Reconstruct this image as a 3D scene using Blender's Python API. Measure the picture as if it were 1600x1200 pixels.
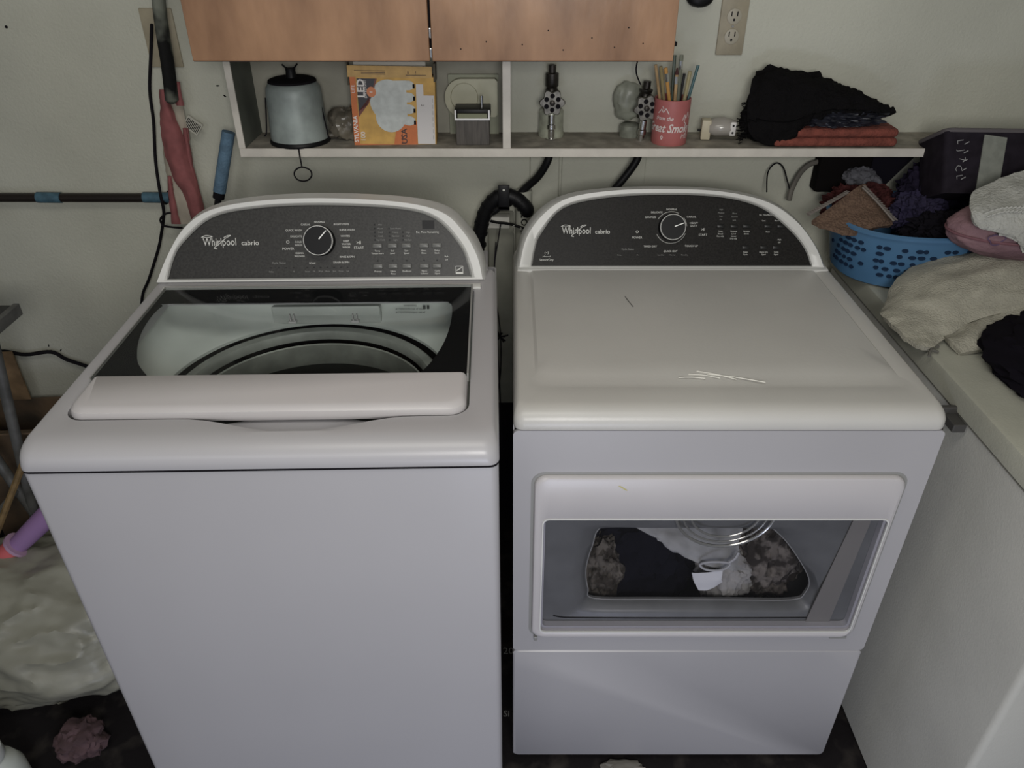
import bpy, bmesh, math, random
from mathutils import Vector, Matrix, noise
random.seed(7)
for o in list(bpy.data.objects): bpy.data.objects.remove(o)
S = bpy.context.scene; COL = S.collection
PI = math.pi; R = math.radians

# ------------------------------------------------------------ camera, world, lights, exposure
CAM = Vector((0, -1.047, 1.745)); PITCH = R(32.7)
cd = bpy.data.cameras.new('camera'); cam = bpy.data.objects.new('camera', cd); COL.objects.link(cam)
cam.location = CAM; cam.rotation_euler = (PI/2-PITCH, 0, 0)
cd.sensor_width = 36; cd.lens = 1190/1600*36; cd.clip_start = .02; S.camera = cam
w = bpy.data.worlds.new('world'); S.world = w; w.use_nodes = True
w.node_tree.nodes['Background'].inputs[0].default_value = (.80, .86, 1, 1)
w.node_tree.nodes['Background'].inputs[1].default_value = .22
def area(name, loc, tgt, sx, sy, power, col):
    l = bpy.data.lights.new(name, 'AREA'); l.shape = 'RECTANGLE'; l.size = sx; l.size_y = sy
    l.energy = power; l.color = col
    o = bpy.data.objects.new(name, l); COL.objects.link(o); o.location = loc
    o.rotation_euler = (Vector(tgt)-Vector(loc)).to_track_quat('-Z', 'Y').to_euler(); return o
area('doorway_daylight', (.15, -1.65, 1.82), (-.05, .6, 1.1), .5, .5, 18, (1, .98, .94))
area('side_fill', (-1.1, -2.5, 1.9), (-.3, .5, .9), 1.0, .8, 5, (.98, .98, 1))  # added soft fill from the left, no real source there
area('driveway_bounce', (.15, -1.7, .28), (.1, 0, .25), .6, .4, 8, (.76, .81, 1))
area('overhead_fill', (-.15, -.55, 2.45), (-.1, .1, 0), 1.0, .5, 8, (1, .97, .9))  # added overhead fill that brightens the machine tops
S.view_settings.view_transform = 'Standard'; S.view_settings.look = 'None'
S.view_settings.exposure = 0; S.view_settings.gamma = 1; S.view_settings.use_curve_mapping = False

# ------------------------------------------------------------ materials
MATS = {}
def mat(name, col, rough=.5, metal=0, var=0, vs=8, bump=0, bs=60, col2=None, spec=.5, alpha=1, emit=None, coat=0, detail=3, thr=None, sc=None):
    if name in MATS: return MATS[name]
    m = bpy.data.materials.new(name); m.use_nodes = True; nt = m.node_tree; b = nt.nodes['Principled BSDF']
    b.inputs['Base Color'].default_value = (*col, 1); b.inputs['Roughness'].default_value = rough
    b.inputs['Metallic'].default_value = metal; b.inputs['Specular IOR Level'].default_value = spec
    if rough >= .75 and max(col) < .06: b.inputs['Specular IOR Level'].default_value = .08
    b.inputs['Coat Weight'].default_value = coat
    if alpha < 1: b.inputs['Alpha'].default_value = alpha
    tc = nt.nodes.new('ShaderNodeTexCoord'); mp = nt.nodes.new('ShaderNodeMapping'); nt.links.new(tc.outputs['Object'], mp.inputs[0])
    if sc: mp.inputs['Scale'].default_value = sc
    if var or col2:
        n = nt.nodes.new('ShaderNodeTexNoise'); n.inputs['Scale'].default_value = vs; n.inputs['Detail'].default_value = detail
        nt.links.new(mp.outputs[0], n.inputs['Vector'])
        r = nt.nodes.new('ShaderNodeValToRGB'); nt.links.new(n.outputs[0], r.inputs[0])
        c2 = col2 or tuple(min(1, c*(1+var)) for c in col); c1 = col if col2 else tuple(c*(1-var) for c in col)
        a, z = thr or (.35, .65)
        r.color_ramp.elements[0].position = a; r.color_ramp.elements[1].position = z
        r.color_ramp.elements[0].color = (*c1, 1); r.color_ramp.elements[1].color = (*c2, 1)
        nt.links.new(r.outputs[0], b.inputs['Base Color'])
    if bump:
        n2 = nt.nodes.new('ShaderNodeTexNoise'); n2.inputs['Scale'].default_value = bs; n2.inputs['Detail'].default_value = 4
        nt.links.new(mp.outputs[0], n2.inputs['Vector'])
        bu = nt.nodes.new('ShaderNodeBump'); bu.inputs['Strength'].default_value = bump; bu.inputs['Distance'].default_value = .004
        nt.links.new(n2.outputs[0], bu.inputs['Height']); nt.links.new(bu.outputs[0], b.inputs['Normal'])
    MATS[name] = m; return m
def glass(name, tint, opacity, rough=.03):
    m = bpy.data.materials.new(name); m.use_nodes = True; nt = m.node_tree; nt.nodes.clear()
    o = nt.nodes.new('ShaderNodeOutputMaterial'); t = nt.nodes.new('ShaderNodeBsdfTransparent'); t.inputs[0].default_value = (*tint, 1)
    g = nt.nodes.new('ShaderNodeBsdfGlossy'); g.inputs['Roughness'].default_value = rough
    f = nt.nodes.new('ShaderNodeFresnel'); f.inputs[0].default_value = 1.22
    d = nt.nodes.new('ShaderNodeBsdfDiffuse'); d.inputs[0].default_value = (.3, .3, .3, 1)
    m1 = nt.nodes.new('ShaderNodeMixShader'); m1.inputs[0].default_value = opacity
    nt.links.new(t.outputs[0], m1.inputs[1]); nt.links.new(d.outputs[0], m1.inputs[2])
    m2 = nt.nodes.new('ShaderNodeMixShader'); ge = nt.nodes.new('ShaderNodeNewGeometry'); k = nt.nodes.new('ShaderNodeMath'); k.operation = 'SUBTRACT'; k.use_clamp = True
    nt.links.new(f.outputs[0], k.inputs[0]); nt.links.new(ge.outputs['Backfacing'], k.inputs[1]); nt.links.new(k.outputs[0], m2.inputs[0])
    nt.links.new(m1.outputs[0], m2.inputs[1]); nt.links.new(g.outputs[0], m2.inputs[2]); nt.links.new(m2.outputs[0], o.inputs[0])
    MATS[name] = m; return m
WALL = mat('wall_paint', (.47, .47, .40), .8, var=.07, vs=3, bump=.35, bs=160, detail=8)
CONC = mat('dark_concrete', (.016, .014, .015), .85, col2=(.055, .048, .043), vs=14, bump=.5, bs=30, thr=(.5, .75))
CEIL = mat('ceiling_paint', (.45, .45, .42), .9, var=.05)
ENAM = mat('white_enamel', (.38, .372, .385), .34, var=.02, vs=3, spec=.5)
ENAM2 = mat('white_plastic', (.50, .48, .485), .34, var=.02, vs=5)
RIM = mat('console_rim', (.62, .62, .60), .35)
TRIMG = mat('grey_trim', (.25, .25, .24), .4)
PANEL = mat('console_panel_grey', (.033, .032, .030), .42, var=.25, vs=260, spec=.35)
PANELD = mat('console_panel_dark', (.017, .016, .015), .42, var=.25, vs=260, spec=.12)
BTN = mat('button_plastic', (.11, .11, .105), .35)
BTND = mat('button_plastic_dark', (.012, .012, .012), .4)
INK = mat('print_white', (.66, .66, .63), .6)
INKD = mat('print_dim', (.26, .26, .25), .6)
BLK = mat('black_plastic', (.006, .006, .007), .45, spec=.25)
BLKM = mat('black_matt', (.010, .009, .011), .85)
CHR = mat('chrome', (.75, .75, .74), .18, 1)
PCHR = mat('polished_ring', (.88, .88, .86), .4, .1)
STEEL = mat('basket_steel', (.36, .37, .34), .5, .2, var=.1, vs=30)
TUB = mat('tub_plastic', (.54, .565, .54), .42, var=.05, vs=12)
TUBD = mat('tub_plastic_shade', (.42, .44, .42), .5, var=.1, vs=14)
GLASS = glass('lid_glass', (.97, .985, .98), .0)
GLASSD = glass('door_glass', (.93, .93, .95), .012, .06)
FRIZ = mat('freezer_enamel', (.50, .495, .455), .42, var=.05, vs=4, bump=.12, bs=220)
FRIZT = mat('freezer_lid', (.38, .38, .32), .5, var=.08, vs=9, bump=.15, bs=200)
COPPER = mat('brown_hardboard', (.20, .108, .060), .30, col2=(.39, .225, .128), vs=13, bump=.22, bs=26, spec=.38, detail=9, thr=(.3, .7), sc=(1, 1, .35))
PINEW = mat('white_painted_wood', (.56, .53, .48), .6, var=.06, vs=20, bump=.2, bs=60)
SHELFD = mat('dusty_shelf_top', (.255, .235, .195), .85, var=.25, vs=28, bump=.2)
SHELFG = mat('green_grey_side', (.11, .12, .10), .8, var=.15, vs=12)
RED = mat('tumbler_red', (.40, .125, .12), .5, var=.08, vs=20)
GALV = mat('galvanised_grey', (.29, .33, .32), .5, .15, var=.14, vs=24)

# ------------------------------------------------------------ helpers
def prop(o, label=None, cat=None, group=None, kind=None):
    if label: o['label'] = label
    if cat: o['category'] = cat
    if group: o['group'] = group
    if kind: o['kind'] = kind
    return o
def thing(name, label, cat, loc=(0, 0, 0), rz=0, group=None):
    o = bpy.data.objects.new(name, None); COL.objects.link(o); o.empty_display_size = .05
    o.location = loc; o.rotation_euler = (0, 0, rz); return prop(o, label, cat, group)
def obj(name, bm, m, parent=None, smooth=False, off=None):
    """link a bmesh as one mesh object; off = world position the geometry is given around (kept in place)"""
    bmesh.ops.recalc_face_normals(bm, faces=bm.faces)
    me = bpy.data.meshes.new(name); bm.to_mesh(me); bm.free()
    for i in (m if isinstance(m, (list, tuple)) else [m]): me.materials.append(i)
    if smooth:
        for p in me.polygons: p.use_smooth = True
        if smooth != 'all':
            try: me.set_sharp_from_angle(angle=R(38))
            except Exception: pass
    o = bpy.data.objects.new(name, me); COL.objects.link(o)
    if parent: o.parent = parent
    return o
def NB(): return bmesh.new()
def box(bm, x0, x1, y0, y1, z0, z1, bev=0, seg=2, M=None, mi=0):
    r = bmesh.ops.create_cube(bm, size=1)
    vs = r['verts']
    for v in vs: v.co = Vector(((x0+x1)/2+v.co.x*(x1-x0), (y0+y1)/2+v.co.y*(y1-y0), (z0+z1)/2+v.co.z*(z1-z0)))
    if bev:
        es = list({e for v in vs for e in v.link_edges})
        rr = bmesh.ops.bevel(bm, geom=es, offset=bev, segments=seg, affect='EDGES', profile=.5)
        vs = list({v for f in rr['faces'] for v in f.verts} | {v for v in vs if v.is_valid})
    if M: bmesh.ops.transform(bm, matrix=M, verts=vs)
    if mi:
        for f in {f for v in vs for f in v.link_faces}: f.material_index = mi
    return vs
def crom(pts, n, closed=False):
    P = [Vector(p) for p in pts]; L = len(P); out = []
    segs = L if closed else L-1
    for i in range(segs):
        if closed: a, b, c, d = P[(i-1) % L], P[i], P[(i+1) % L], P[(i+2) % L]
        else: a, b, c, d = P[max(i-1, 0)], P[i], P[i+1], P[min(i+2, L-1)]
        for k in range(n):
            t = k/n; out.append(.5*((2*b)+(c-a)*t+(2*a-5*b+4*c-d)*t*t+(3*b-a-3*c+d)*t**3))
    if not closed: out.append(P[-1].copy())
    return out
def tube(bm, pts, r, seg=8, closed=False, sm=0, cap=True, flat=1, mi=0):
    if sm: pts = crom(pts, sm, closed)
    pts = [Vector(p) for p in pts]; n = len(pts); rings = []; up = Vector((0, 0, 1)); prev = None
    for i, p in enumerate(pts):
        a = pts[(i-1) % n] if (closed or i > 0) else p; b = pts[(i+1) % n] if (closed or i < n-1) else p
        t = (b-a).normalized()
        if prev is None:
            u = t.cross(up)
            if u.length < .05: u = t.cross(Vector((0, 1, 0)))
        else: u = prev-t*prev.dot(t)
        u.normalize(); prev = u; v = t.cross(u)
        rr = r(i/(n-1)) if callable(r) else r
        rings.append([bm.verts.new(p+u*rr*math.cos(2*PI*k/seg)+v*rr*flat*math.sin(2*PI*k/seg)) for k in range(seg)])
    fs = []
    for i in range(n if closed else n-1):
        A, B = rings[i], rings[(i+1) % n]
        for k in range(seg): fs.append(bm.faces.new((A[k], A[(k+1) % seg], B[(k+1) % seg], B[k])))
    if cap and not closed: fs += [bm.faces.new(rings[0][::-1]), bm.faces.new(rings[-1])]
    for f in fs: f.material_index = mi
    return fs
def lathe(bm, prof, seg=32, c=(0, 0, 0), M=None, mi=0):
    rings = []; vs = []
    for (r, z) in prof:
        if r < 1e-5: v = bm.verts.new((0, 0, z)); rings.append([v]); vs.append(v)
        else:
            q = [bm.verts.new((r*math.cos(2*PI*k/seg), r*math.sin(2*PI*k/seg), z)) for k in range(seg)]; rings.append(q); vs += q
    for A, B in zip(rings, rings[1:]):
        for k in range(seg):
            k2 = (k+1) % seg
            if len(A) == 1 and len(B) == 1: continue
            if len(A) == 1: f = bm.faces.new((A[0], B[k2], B[k]))
            elif len(B) == 1: f = bm.faces.new((A[k], A[k2], B[0]))
            else: f = bm.faces.new((A[k], A[k2], B[k2], B[k]))
            f.material_index = mi
    T = Matrix.Translation(c)
    bmesh.ops.transform(bm, matrix=(T @ M) if M else T, verts=vs); return vs
def loft(bm, rings, cap0=False, cap1=False, closed=True):
    V = [[bm.verts.new(p) for p in r] for r in rings]; n = len(V[0])
    for A, B in zip(V, V[1:]):
        for k in range(n if closed else n-1):
            try: bm.faces.new((A[k], A[(k+1) % n], B[(k+1) % n], B[k]))
            except ValueError: pass
    if cap0: bm.faces.new(V[0][::-1])
    if cap1: bm.faces.new(V[-1])
    return V
def rrect(x0, x1, y0, y1, r, z=0, nc=5, ns=10):
    """rounded rectangle, r = radius or 4 radii (fl, fr, br, bl); constant vertex count"""
    if not isinstance(r, (tuple, list)): r = (r,)*4
    C = [(x0+r[0], y0+r[0], PI, r[0]), (x1-r[1], y0+r[1], 1.5*PI, r[1]), (x1-r[2], y1-r[2], 0, r[2]), (x0+r[3], y1-r[3], .5*PI, r[3])]
    out = []
    for i, (cx, cy, a0, rr) in enumerate(C):
        arc = [Vector((cx+rr*math.cos(a0+PI/2*k/nc), cy+rr*math.sin(a0+PI/2*k/nc), z)) for k in range(nc+1)]
        out += arc
        nx = C[(i+1) % 4]; q = Vector((nx[0]+nx[3]*math.cos(nx[2]), nx[1]+nx[3]*math.sin(nx[2]), z)); p = arc[-1]
        out += [p.lerp(q, k/ns) for k in range(1, ns)]
    return out
def prism(bm, poly, M, d0, d1, mi=0):
    """poly in (u, v), extruded between d0 and d1 along the third axis of M"""
    A = [bm.verts.new(M @ Vector((p[0], p[1], d0))) for p in poly]; B = [bm.verts.new(M @ Vector((p[0], p[1], d1))) for p in poly]
    n = len(poly); fs = [bm.faces.new(A[::-1]), bm.faces.new(B)]
    for k in range(n): fs.append(bm.faces.new((A[k], A[(k+1) % n], B[(k+1) % n], B[k])))
    for f in fs: f.material_index = mi
    return A+B
def frame(o, u, v):
    u = Vector(u).normalized(); v = Vector(v); v = (v-u*v.dot(u)).normalized(); n = u.cross(v)
    return Matrix(((u.x, v.x, n.x, o[0]), (u.y, v.y, n.y, o[1]), (u.z, v.z, n.z, o[2]), (0, 0, 0, 1)))
def text(bm, s, size, x, y, M, d=.0006, align='CENTER', shear=0, rot=0, bold=0, sx=1, bend=None, mi=0):
    c = bpy.data.curves.new('t', 'FONT'); c.body = s; c.size = size; c.align_x = align; c.align_y = 'CENTER'; c.shear = shear
    c.offset = bold; c.resolution_u = 2; c.fill_mode = 'FRONT'
    o = bpy.data.objects.new('t', c); me = o.to_mesh(); n0 = len(bm.verts); f0 = len(bm.faces); bm.from_mesh(me); o.to_mesh_clear()
    bm.verts.ensure_lookup_table(); bm.faces.ensure_lookup_table()
    vs = bm.verts[n0:]; Rm = Matrix.Rotation(rot, 4, 'Z')
    for v in vs:
        p = Rm @ Vector((v.co.x*sx, v.co.y, 0)); p = Vector((p.x+x, p.y+y, d))
        v.co = bend(p) if bend else M @ p
    for f in bm.faces[f0:]: f.material_index = mi
    bpy.data.objects.remove(o); bpy.data.curves.remove(c)
def ico(bm, c, r, f=None, sub=4, mi=0):
    q = bmesh.ops.create_icosphere(bm, subdivisions=sub, radius=1)['verts']
    for v in q:
        n = v.co.copy(); k = f(n) if f else 1
        v.co = Vector((c[0]+n.x*r[0]*k, c[1]+n.y*r[1]*k, c[2]+n.z*r[2]*k))
    if mi:
        for f_ in {f_ for v in q for f_ in v.link_faces}: f_.material_index = mi
    return q
def lump(bm, c, r, amp=.15, fr=2.0, seed=0, zmin=None, sub=5, fold=.06, sq=1.0, ymax=None, xmin=None):
    """crumpled heap of fabric: sphere with creases, flattened on what it lies on"""
    s = Vector((seed*7.3, seed*3.1, seed*1.7))
    def f(n):
        a = noise.fractal(n*fr+s, .8, 2.2, 4)
        rid = 1-abs(noise.noise(n*fr*2.1+s*2)); rid2 = 1-abs(noise.noise(n*fr*5+s))
        return 1+amp*a+fold*(rid**3*2-1)+fold*.12*(rid2**3)
    q = ico(bm, c, r, f, sub)
    for v in q:
        if zmin is not None and v.co.z < zmin: v.co.z = zmin+.002*noise.noise(v.co*30)+.002
        if ymax is not None and v.co.y > ymax: v.co.y = ymax
        if xmin is not None and v.co.x < xmin: v.co.x = xmin
    return q
def net(bm, rows, n=8, wr=.004, wf=14, seed=0, thick=.006):
    """smooth cloth surface through a grid of 3-D points, with real thickness"""
    A = [crom(r, n) for r in rows]; B = list(zip(*[crom(c, n) for c in zip(*A)]))
    H, W = len(B), len(B[0]); s = Vector((seed, seed*2, 0))
    nor = lambda i, j: ((B[min(i+1, H-1)][j]-B[max(i-1, 0)][j]).cross(B[i][min(j+1, W-1)]-B[i][max(j-1, 0)])).normalized()
    top, bot = [], []
    for i in range(H):
        t, b = [], []
        for j in range(W):
            p = B[i][j]; m = nor(i, j)
            if m.z < 0 and m.y > 0: m = -m
            d = wr*(noise.fractal(p*wf+s, .7, 2.1, 4)+.8*(1-2*abs(noise.noise(p*wf*1.3+s*3))))
            t.append(bm.verts.new(p+m*d)); b.append(bm.verts.new(p+m*(d-thick)))
        top.append(t); bot.append(b)
    for i in range(H-1):
        for j in range(W-1):
            bm.faces.new((top[i][j], top[i][j+1], top[i+1][j+1], top[i+1][j])); bm.faces.new((bot[i][j], bot[i+1][j], bot[i+1][j+1], bot[i][j+1]))
    edge = [(0, j) for j in range(W)]+[(i, W-1) for i in range(1, H)]+[(H-1, j) for j in range(W-2, -1, -1)]+[(i, 0) for i in range(H-2, 0, -1)]
    for a, b in zip(edge, edge[1:]+edge[:1]):
        bm.faces.new((top[a[0]][a[1]], bot[a[0]][a[1]], bot[b[0]][b[1]], top[b[0]][b[1]]))
def plain(name, bmf, m, label, cat, group=None, smooth=True):
    bm = NB(); bmf(bm); return prop(obj(name, bm, m, None, smooth), label, cat, group)

# ------------------------------------------------------------ the setting
WY = .86
def struct(name, f, m, parent=None, smooth=False):
    bm = NB(); f(bm); o = obj(name, bm, m, parent, smooth)
    if not parent: o['kind'] = 'structure'
    return o
struct('floor', lambda b: box(b, -2.6, 2.0, -3.0, WY, -.1, 0), CONC)
struct('wall_back', lambda b: box(b, -2.6, 2.0, WY, WY+.12, 0, 2.5), WALL)
struct('wall_left', lambda b: box(b, -2.72, -2.6, -3.0, WY+.12, 0, 2.5), WALL)
struct('wall_right', lambda b: box(b, 2.0, 2.12, -3.0, WY+.12, 0, 2.5), WALL)
struct('ceiling', lambda b: box(b, -2.6, 2.0, -3.0, WY+.12, 2.5, 2.6), CEIL)
struct('trim_1', lambda b: box(b, .045, .118, WY-.012, WY, 0, 1.236, .003), WALL)      # pipe chase cover strips under the shelf
struct('trim_2', lambda b: box(b, .125, .335, WY-.006, WY, 0, 1.236, .002), WALL)
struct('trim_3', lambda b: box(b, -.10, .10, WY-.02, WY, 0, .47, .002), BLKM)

# ------------------------------------------------------------ consoles
def ring3(outl, F, n): return [F @ Vector((p[0], p[1], n)) for p in outl]
def console(root, outer, inner, F, yback, zb, panel_m):
    O = [(p.x, p.y) for p in crom([(a, b, 0) for a, b in outer], 5)]; I = [(p.x, p.y) for p in crom([(a, b, 0) for a, b in inner], 5)]
    cx = sum(p[0] for p in O)/len(O)
    def sc(P, k, lift=0): return [(cx+(p[0]-cx)*k, p[1]*k+lift) for p in P]
    mid = [((a[0]*.25+b[0]*.75), (a[1]*.25+b[1]*.75)) for a, b in zip(O, I)]
    mo = [((a[0]*.85+b[0]*.15), (a[1]*.85+b[1]*.15)) for a, b in zip(O, I)]
    rings = [ring3(I, F, -.004), ring3(mid, F, .002), ring3(mo, F, .003), ring3(O, F, -.003), ring3(sc(O, 1.012), F, -.016)]
    last = [p.copy() for p in rings[-1]]
    for k, e in ((.5, 1.004), (1, .985)):
        rings.append([Vector((cx+(p.x-cx)*e, p.y+(yback-p.y)*k, zb+(p.z-zb)*e)) for p in last])
    bm = NB(); loft(bm, rings, closed=True, cap1=True); obj('console_frame', bm, RIM, root, True)
    bm = NB(); vs = [bm.verts.new(p) for p in ring3(I, F, -.0035)]; vb = [bm.verts.new(p) for p in ring3(I, F, -.010)]
    bm.faces.new(vs); bm.faces.new(vb[::-1])
    for k in range(len(vs)): bm.faces.new((vs[k], vs[(k+1) % len(vs)], vb[(k+1) % len(vs)], vb[k]))
    obj('control_panel', bm, panel_m, root)
    bm = NB(); ib = [(cx+(p[0]-cx)*.992, p[1]*.985+.001) for p in I]      # thin grey bead around the panel
    tube(bm, ring3(I, F, -.001), .0018, 6, True); obj('panel_bead', bm, TRIMG, root, True)
def knob(root, F, x, y, r, ang):
    M = F @ Matrix.Translation((x, y, -.0035))
    bm = NB(); lathe(bm, [(0, 0), (r*1.06, 0), (r*1.06, .006), (r, .010), (r*.97, .024), (0, .024)], 40, M=M); k = obj('cycle_knob', bm, BLK, root, True)
    bm = NB(); lathe(bm, [(r*.93, .023), (r*1.0, .0245), (r*1.03, .0225), (r*1.03, .020), (r*.93, .0195), (r*.93, .023)], 40, M=M); o = obj('chrome_ring', bm, PCHR, k, True); o['label'] = 'chrome ring around the knob'
    bm = NB(); a = ang; M2 = M @ Matrix.Rotation(a, 4, 'Z'); prism(bm, [(r*.12, -.0011), (r*.9, -.0009), (r*.9, .0009), (r*.12, .0011)], M2, .024, .0252); obj('pointer', bm, PCHR, k)
def logo(root, F, x, y):
    bm = NB(); text(bm, 'Whirlpool', .0215, x, y, F, -.003, sx=.74)
    def arc(pts, w):
        P = crom([(a, b, 0) for a, b in pts], 8)
        for p, q in zip(P, P[1:]):
            d = (q-p).normalized(); n = Vector((-d.y, d.x, 0))*w
            bm.faces.new([bm.verts.new(F @ (v+Vector((0, 0, -.003)))) for v in (p-n, q-n, q+n, p+n)])
    arc([(x-.036, y+.010), (x-.026, y+.0135), (x-.014, y+.011), (x-.024, y+.0095), (x-.036, y+.010)], .0006)
    arc([(x-.006, y-.013), (x-.012, y-.011), (x-.002, y-.004), (x+.012, y+.008), (x+.022, y+.013), (x+.016, y+.013), (x+.008, y+.009)], .0006)
    obj('brand_lettering', bm, INK, root)
    bm = NB(); text(bm, 'cabrio', .0140, x+.060, y-.002, F, -.003); obj('model_lettering', bm, INK, root)
def rows(root, name, F, items, m=INK, size=.0052):
    bm = NB()
    for it in items:
        s, x, y = it[:3]; text(bm, s, it[3] if len(it) > 3 else size, x, y, F, -.003)
    obj(name, bm, m, root)
def ring_marks(root, F, x, y, r, spans, name='dial_arc'):
    bm = NB()
    for a0, a1 in spans:
        n = 16
        for k in range(n):
            a = R(a0+(a1-a0)*k/n); b = R(a0+(a1-a0)*(k+1)/n)
            bm.faces.new([bm.verts.new(F @ Vector((x+q*math.cos(t), y+q*math.sin(t), -.003))) for q, t in ((r, a), (r, b), (r+.0008, b), (r+.0008, a))])
    obj(name, bm, INK, root)
def pips(root, F, pts, w=.0035, h=.0016):
    bm = NB()
    for x, y in pts: prism(bm, [(x-w/2, y-h/2), (x+w/2, y-h/2), (x+w/2, y+h/2), (x-w/2, y+h/2)], F, -.004, -.0028)
    obj('indicator_lights', bm, BLK, root)
def button(root, F, x, y, w=.020, h=.010, m=BTN):
    bm = NB(); rings = []
    for d, g in ((-.0035, 0), (-.001, .0006), (-.0002, .0020)):
        rings.append([F @ Vector((p.x, p.y, d)) for p in rrect(x-w/2+g, x+w/2-g, y-h/2+g, y+h/2-g, .002, nc=3, ns=2)])
    loft(bm, rings, cap0=True, cap1=True); obj('button', bm, m, root, True)

# ------------------------------------------------------------ washing machine (own frame, turned 1.3 degrees)
W = thing('washing_machine', 'white top-load washing machine with dark glass lid, left of the dryer', 'washing machine', (-.705, -.198, 0), R(1.3))
LW, LD = .686, .70
bm = NB()
V = loft(bm, [rrect(.0, LW, .0, LD, (.012, .012, .01, .01), z) for z in (.025, 1.050)])
inn = loft(bm, [rrect(.004, LW-.004, .004, LD-.004, (.01, .01, .01, .01), z) for z in (.025, 1.050)])
for a, b in ((V[0], inn[0]), (V[-1], inn[-1])):
    for k in range(len(a)): bm.faces.new((a[k], a[(k+1) % len(a)], b[(k+1) % len(a)], b[k]))
obj('cabinet', bm, ENAM, W, True)
for x in (.05, LW-.05):
    for y in (.06, LD-.06): bm = NB(); lathe(bm, [(0, 0), (.022, 0), (.022, .012), (.010, .014), (.010, .03), (0, .03)], 14, (x, y, 0)); obj('foot', bm, BLK, W, True)
# deck: lofted ring with rolled front edge, finger scoop under the lid
bm = NB(); rings = []
def deckring(e, ef, z, r=.02): return rrect(e, LW-e, ef, .60-0*e, (r, r, .008, .008), z, 6, 24)
rings.append(deckring(-.001, -.003, 1.052, .016)); rings.append(deckring(-.001, -.004, 1.058, .018))
for t in (15, 30, 45, 60, 75, 90):
    a = R(t); rings.append(deckring(-.001+.012*(1-math.cos(a)), -.004+.040*(1-math.cos(a)), 1.062+.028*math.sin(a), .022))
def inner(z, bump, g=0):
    q = rrect(.036-g, .642+g, .072-g, .505+g, (.03, .03, .008, .008), z, 6, 24)
    for p in q:
        if p.y < .12:
            u = (p.x-.385)/.175
            if abs(u) < 1: p.y -= bump*(math.cos(u*PI)+1)/2
    return q
rings += [inner(1.0895, .038, .004), inner(1.0885, .0365), inner(1.079, .030), inner(1.075, .006), inner(1.072, -.03), inner(1.060, -.032)]
loft(bm, rings); obj('top_deck', bm, ENAM, W, True)
bm = NB(); loft(bm, [rrect(-.0005, LW+.0005, -.002, .60, .014, 1.0475, 4, 4), rrect(-.0005, LW+.0005, -.002, .60, .014, 1.0522, 4, 4)], True, False); bmesh.ops.delete(bm, geom=[f for f in bm.faces if len(f.verts) > 4], context='FACES_ONLY'); obj('deck_seam', bm, BLKM, W)
# tub cover: from rectangular opening down to the round basket mouth
CX, CY = .338, .300
bm = NB(); rr = []
base = rrect(.020, .662, .050, .575, (.05, .05, .06, .06), 0, 6, 24)
ang = [math.atan2(p.y-CY, p.x-CX) for p in base]
circ = lambda r, z: [Vector((CX+r*math.cos(a), CY+r*math.sin(a), z)) for a in ang]
def mix(A, B, t, z): return [Vector((a.x+(b.x-a.x)*t, a.y+(b.y-a.y)*t, z)) for a, b in zip(A, B)]
C0 = circ(.268, 0)
outer = [Vector((p.x, p.y, 1.066)) for p in base]
rr = [outer, mix(base, C0, .04, 1.052), mix(base, C0, .12, 1.032), mix(base, C0, .4, 1.012), mix(base, C0, .8, .998), circ(.267, .994), circ(.263, .990), circ(.263, .984)]
loft(bm, rr); obj('tub_cover', bm, TUB, W, True)
bm = NB()
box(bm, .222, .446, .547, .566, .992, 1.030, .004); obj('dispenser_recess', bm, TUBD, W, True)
bm = NB()
box(bm, .224, .444, .5445, .549, 1.013, 1.034, .002); obj('dispenser_flap', bm, TUB, W, True)
for x in (.264, .393):
    bm = NB(); box(bm, x-.008, x+.008, .535, .546, 1.000, 1.005, .001)
    for s in (-.004, .004): box(bm, x+s-.001, x+s+.001, .538, .546, 1.004, 1.019)
    obj('clip', bm, ENAM2, W, False)
bm = NB(); lathe(bm, [(.226, .968), (.226, .980), (.229, .986), (.243, .988), (.249, .983), (.249, .968)], 64, (CX, CY, 0)); obj('balance_ring', bm, mat('balance_ring_grey', (.27, .28, .26), .5, var=.15, vs=20), W, True)
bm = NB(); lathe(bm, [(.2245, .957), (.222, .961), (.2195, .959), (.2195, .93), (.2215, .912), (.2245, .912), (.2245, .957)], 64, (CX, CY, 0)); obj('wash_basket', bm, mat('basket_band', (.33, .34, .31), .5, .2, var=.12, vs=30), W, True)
bm = NB(); lathe(bm, [(.222, .911), (.222, .45), (.20, .42), (0, .42)], 64, (CX, CY, 0)); obj('basket_wall', bm, mat('shaded_basket_wall', (.05, .05, .048), .5, .3), W, True)  # lower basket darkened in its colour for the shade at depth
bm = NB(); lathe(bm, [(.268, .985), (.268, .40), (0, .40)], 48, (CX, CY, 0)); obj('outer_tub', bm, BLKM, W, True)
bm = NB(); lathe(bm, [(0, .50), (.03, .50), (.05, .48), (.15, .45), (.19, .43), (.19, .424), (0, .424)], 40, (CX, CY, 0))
for k in range(6):
    a = k*PI/3; tube(bm, [(CX+.03*math.cos(a), CY+.03*math.sin(a), .485), (CX+.10*math.cos(a), CY+.10*math.sin(a), .475), (CX+.17*math.cos(a), CY+.17*math.sin(a), .445)], .014, 8)
obj('wash_plate', bm, BLK, W, True)
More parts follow.
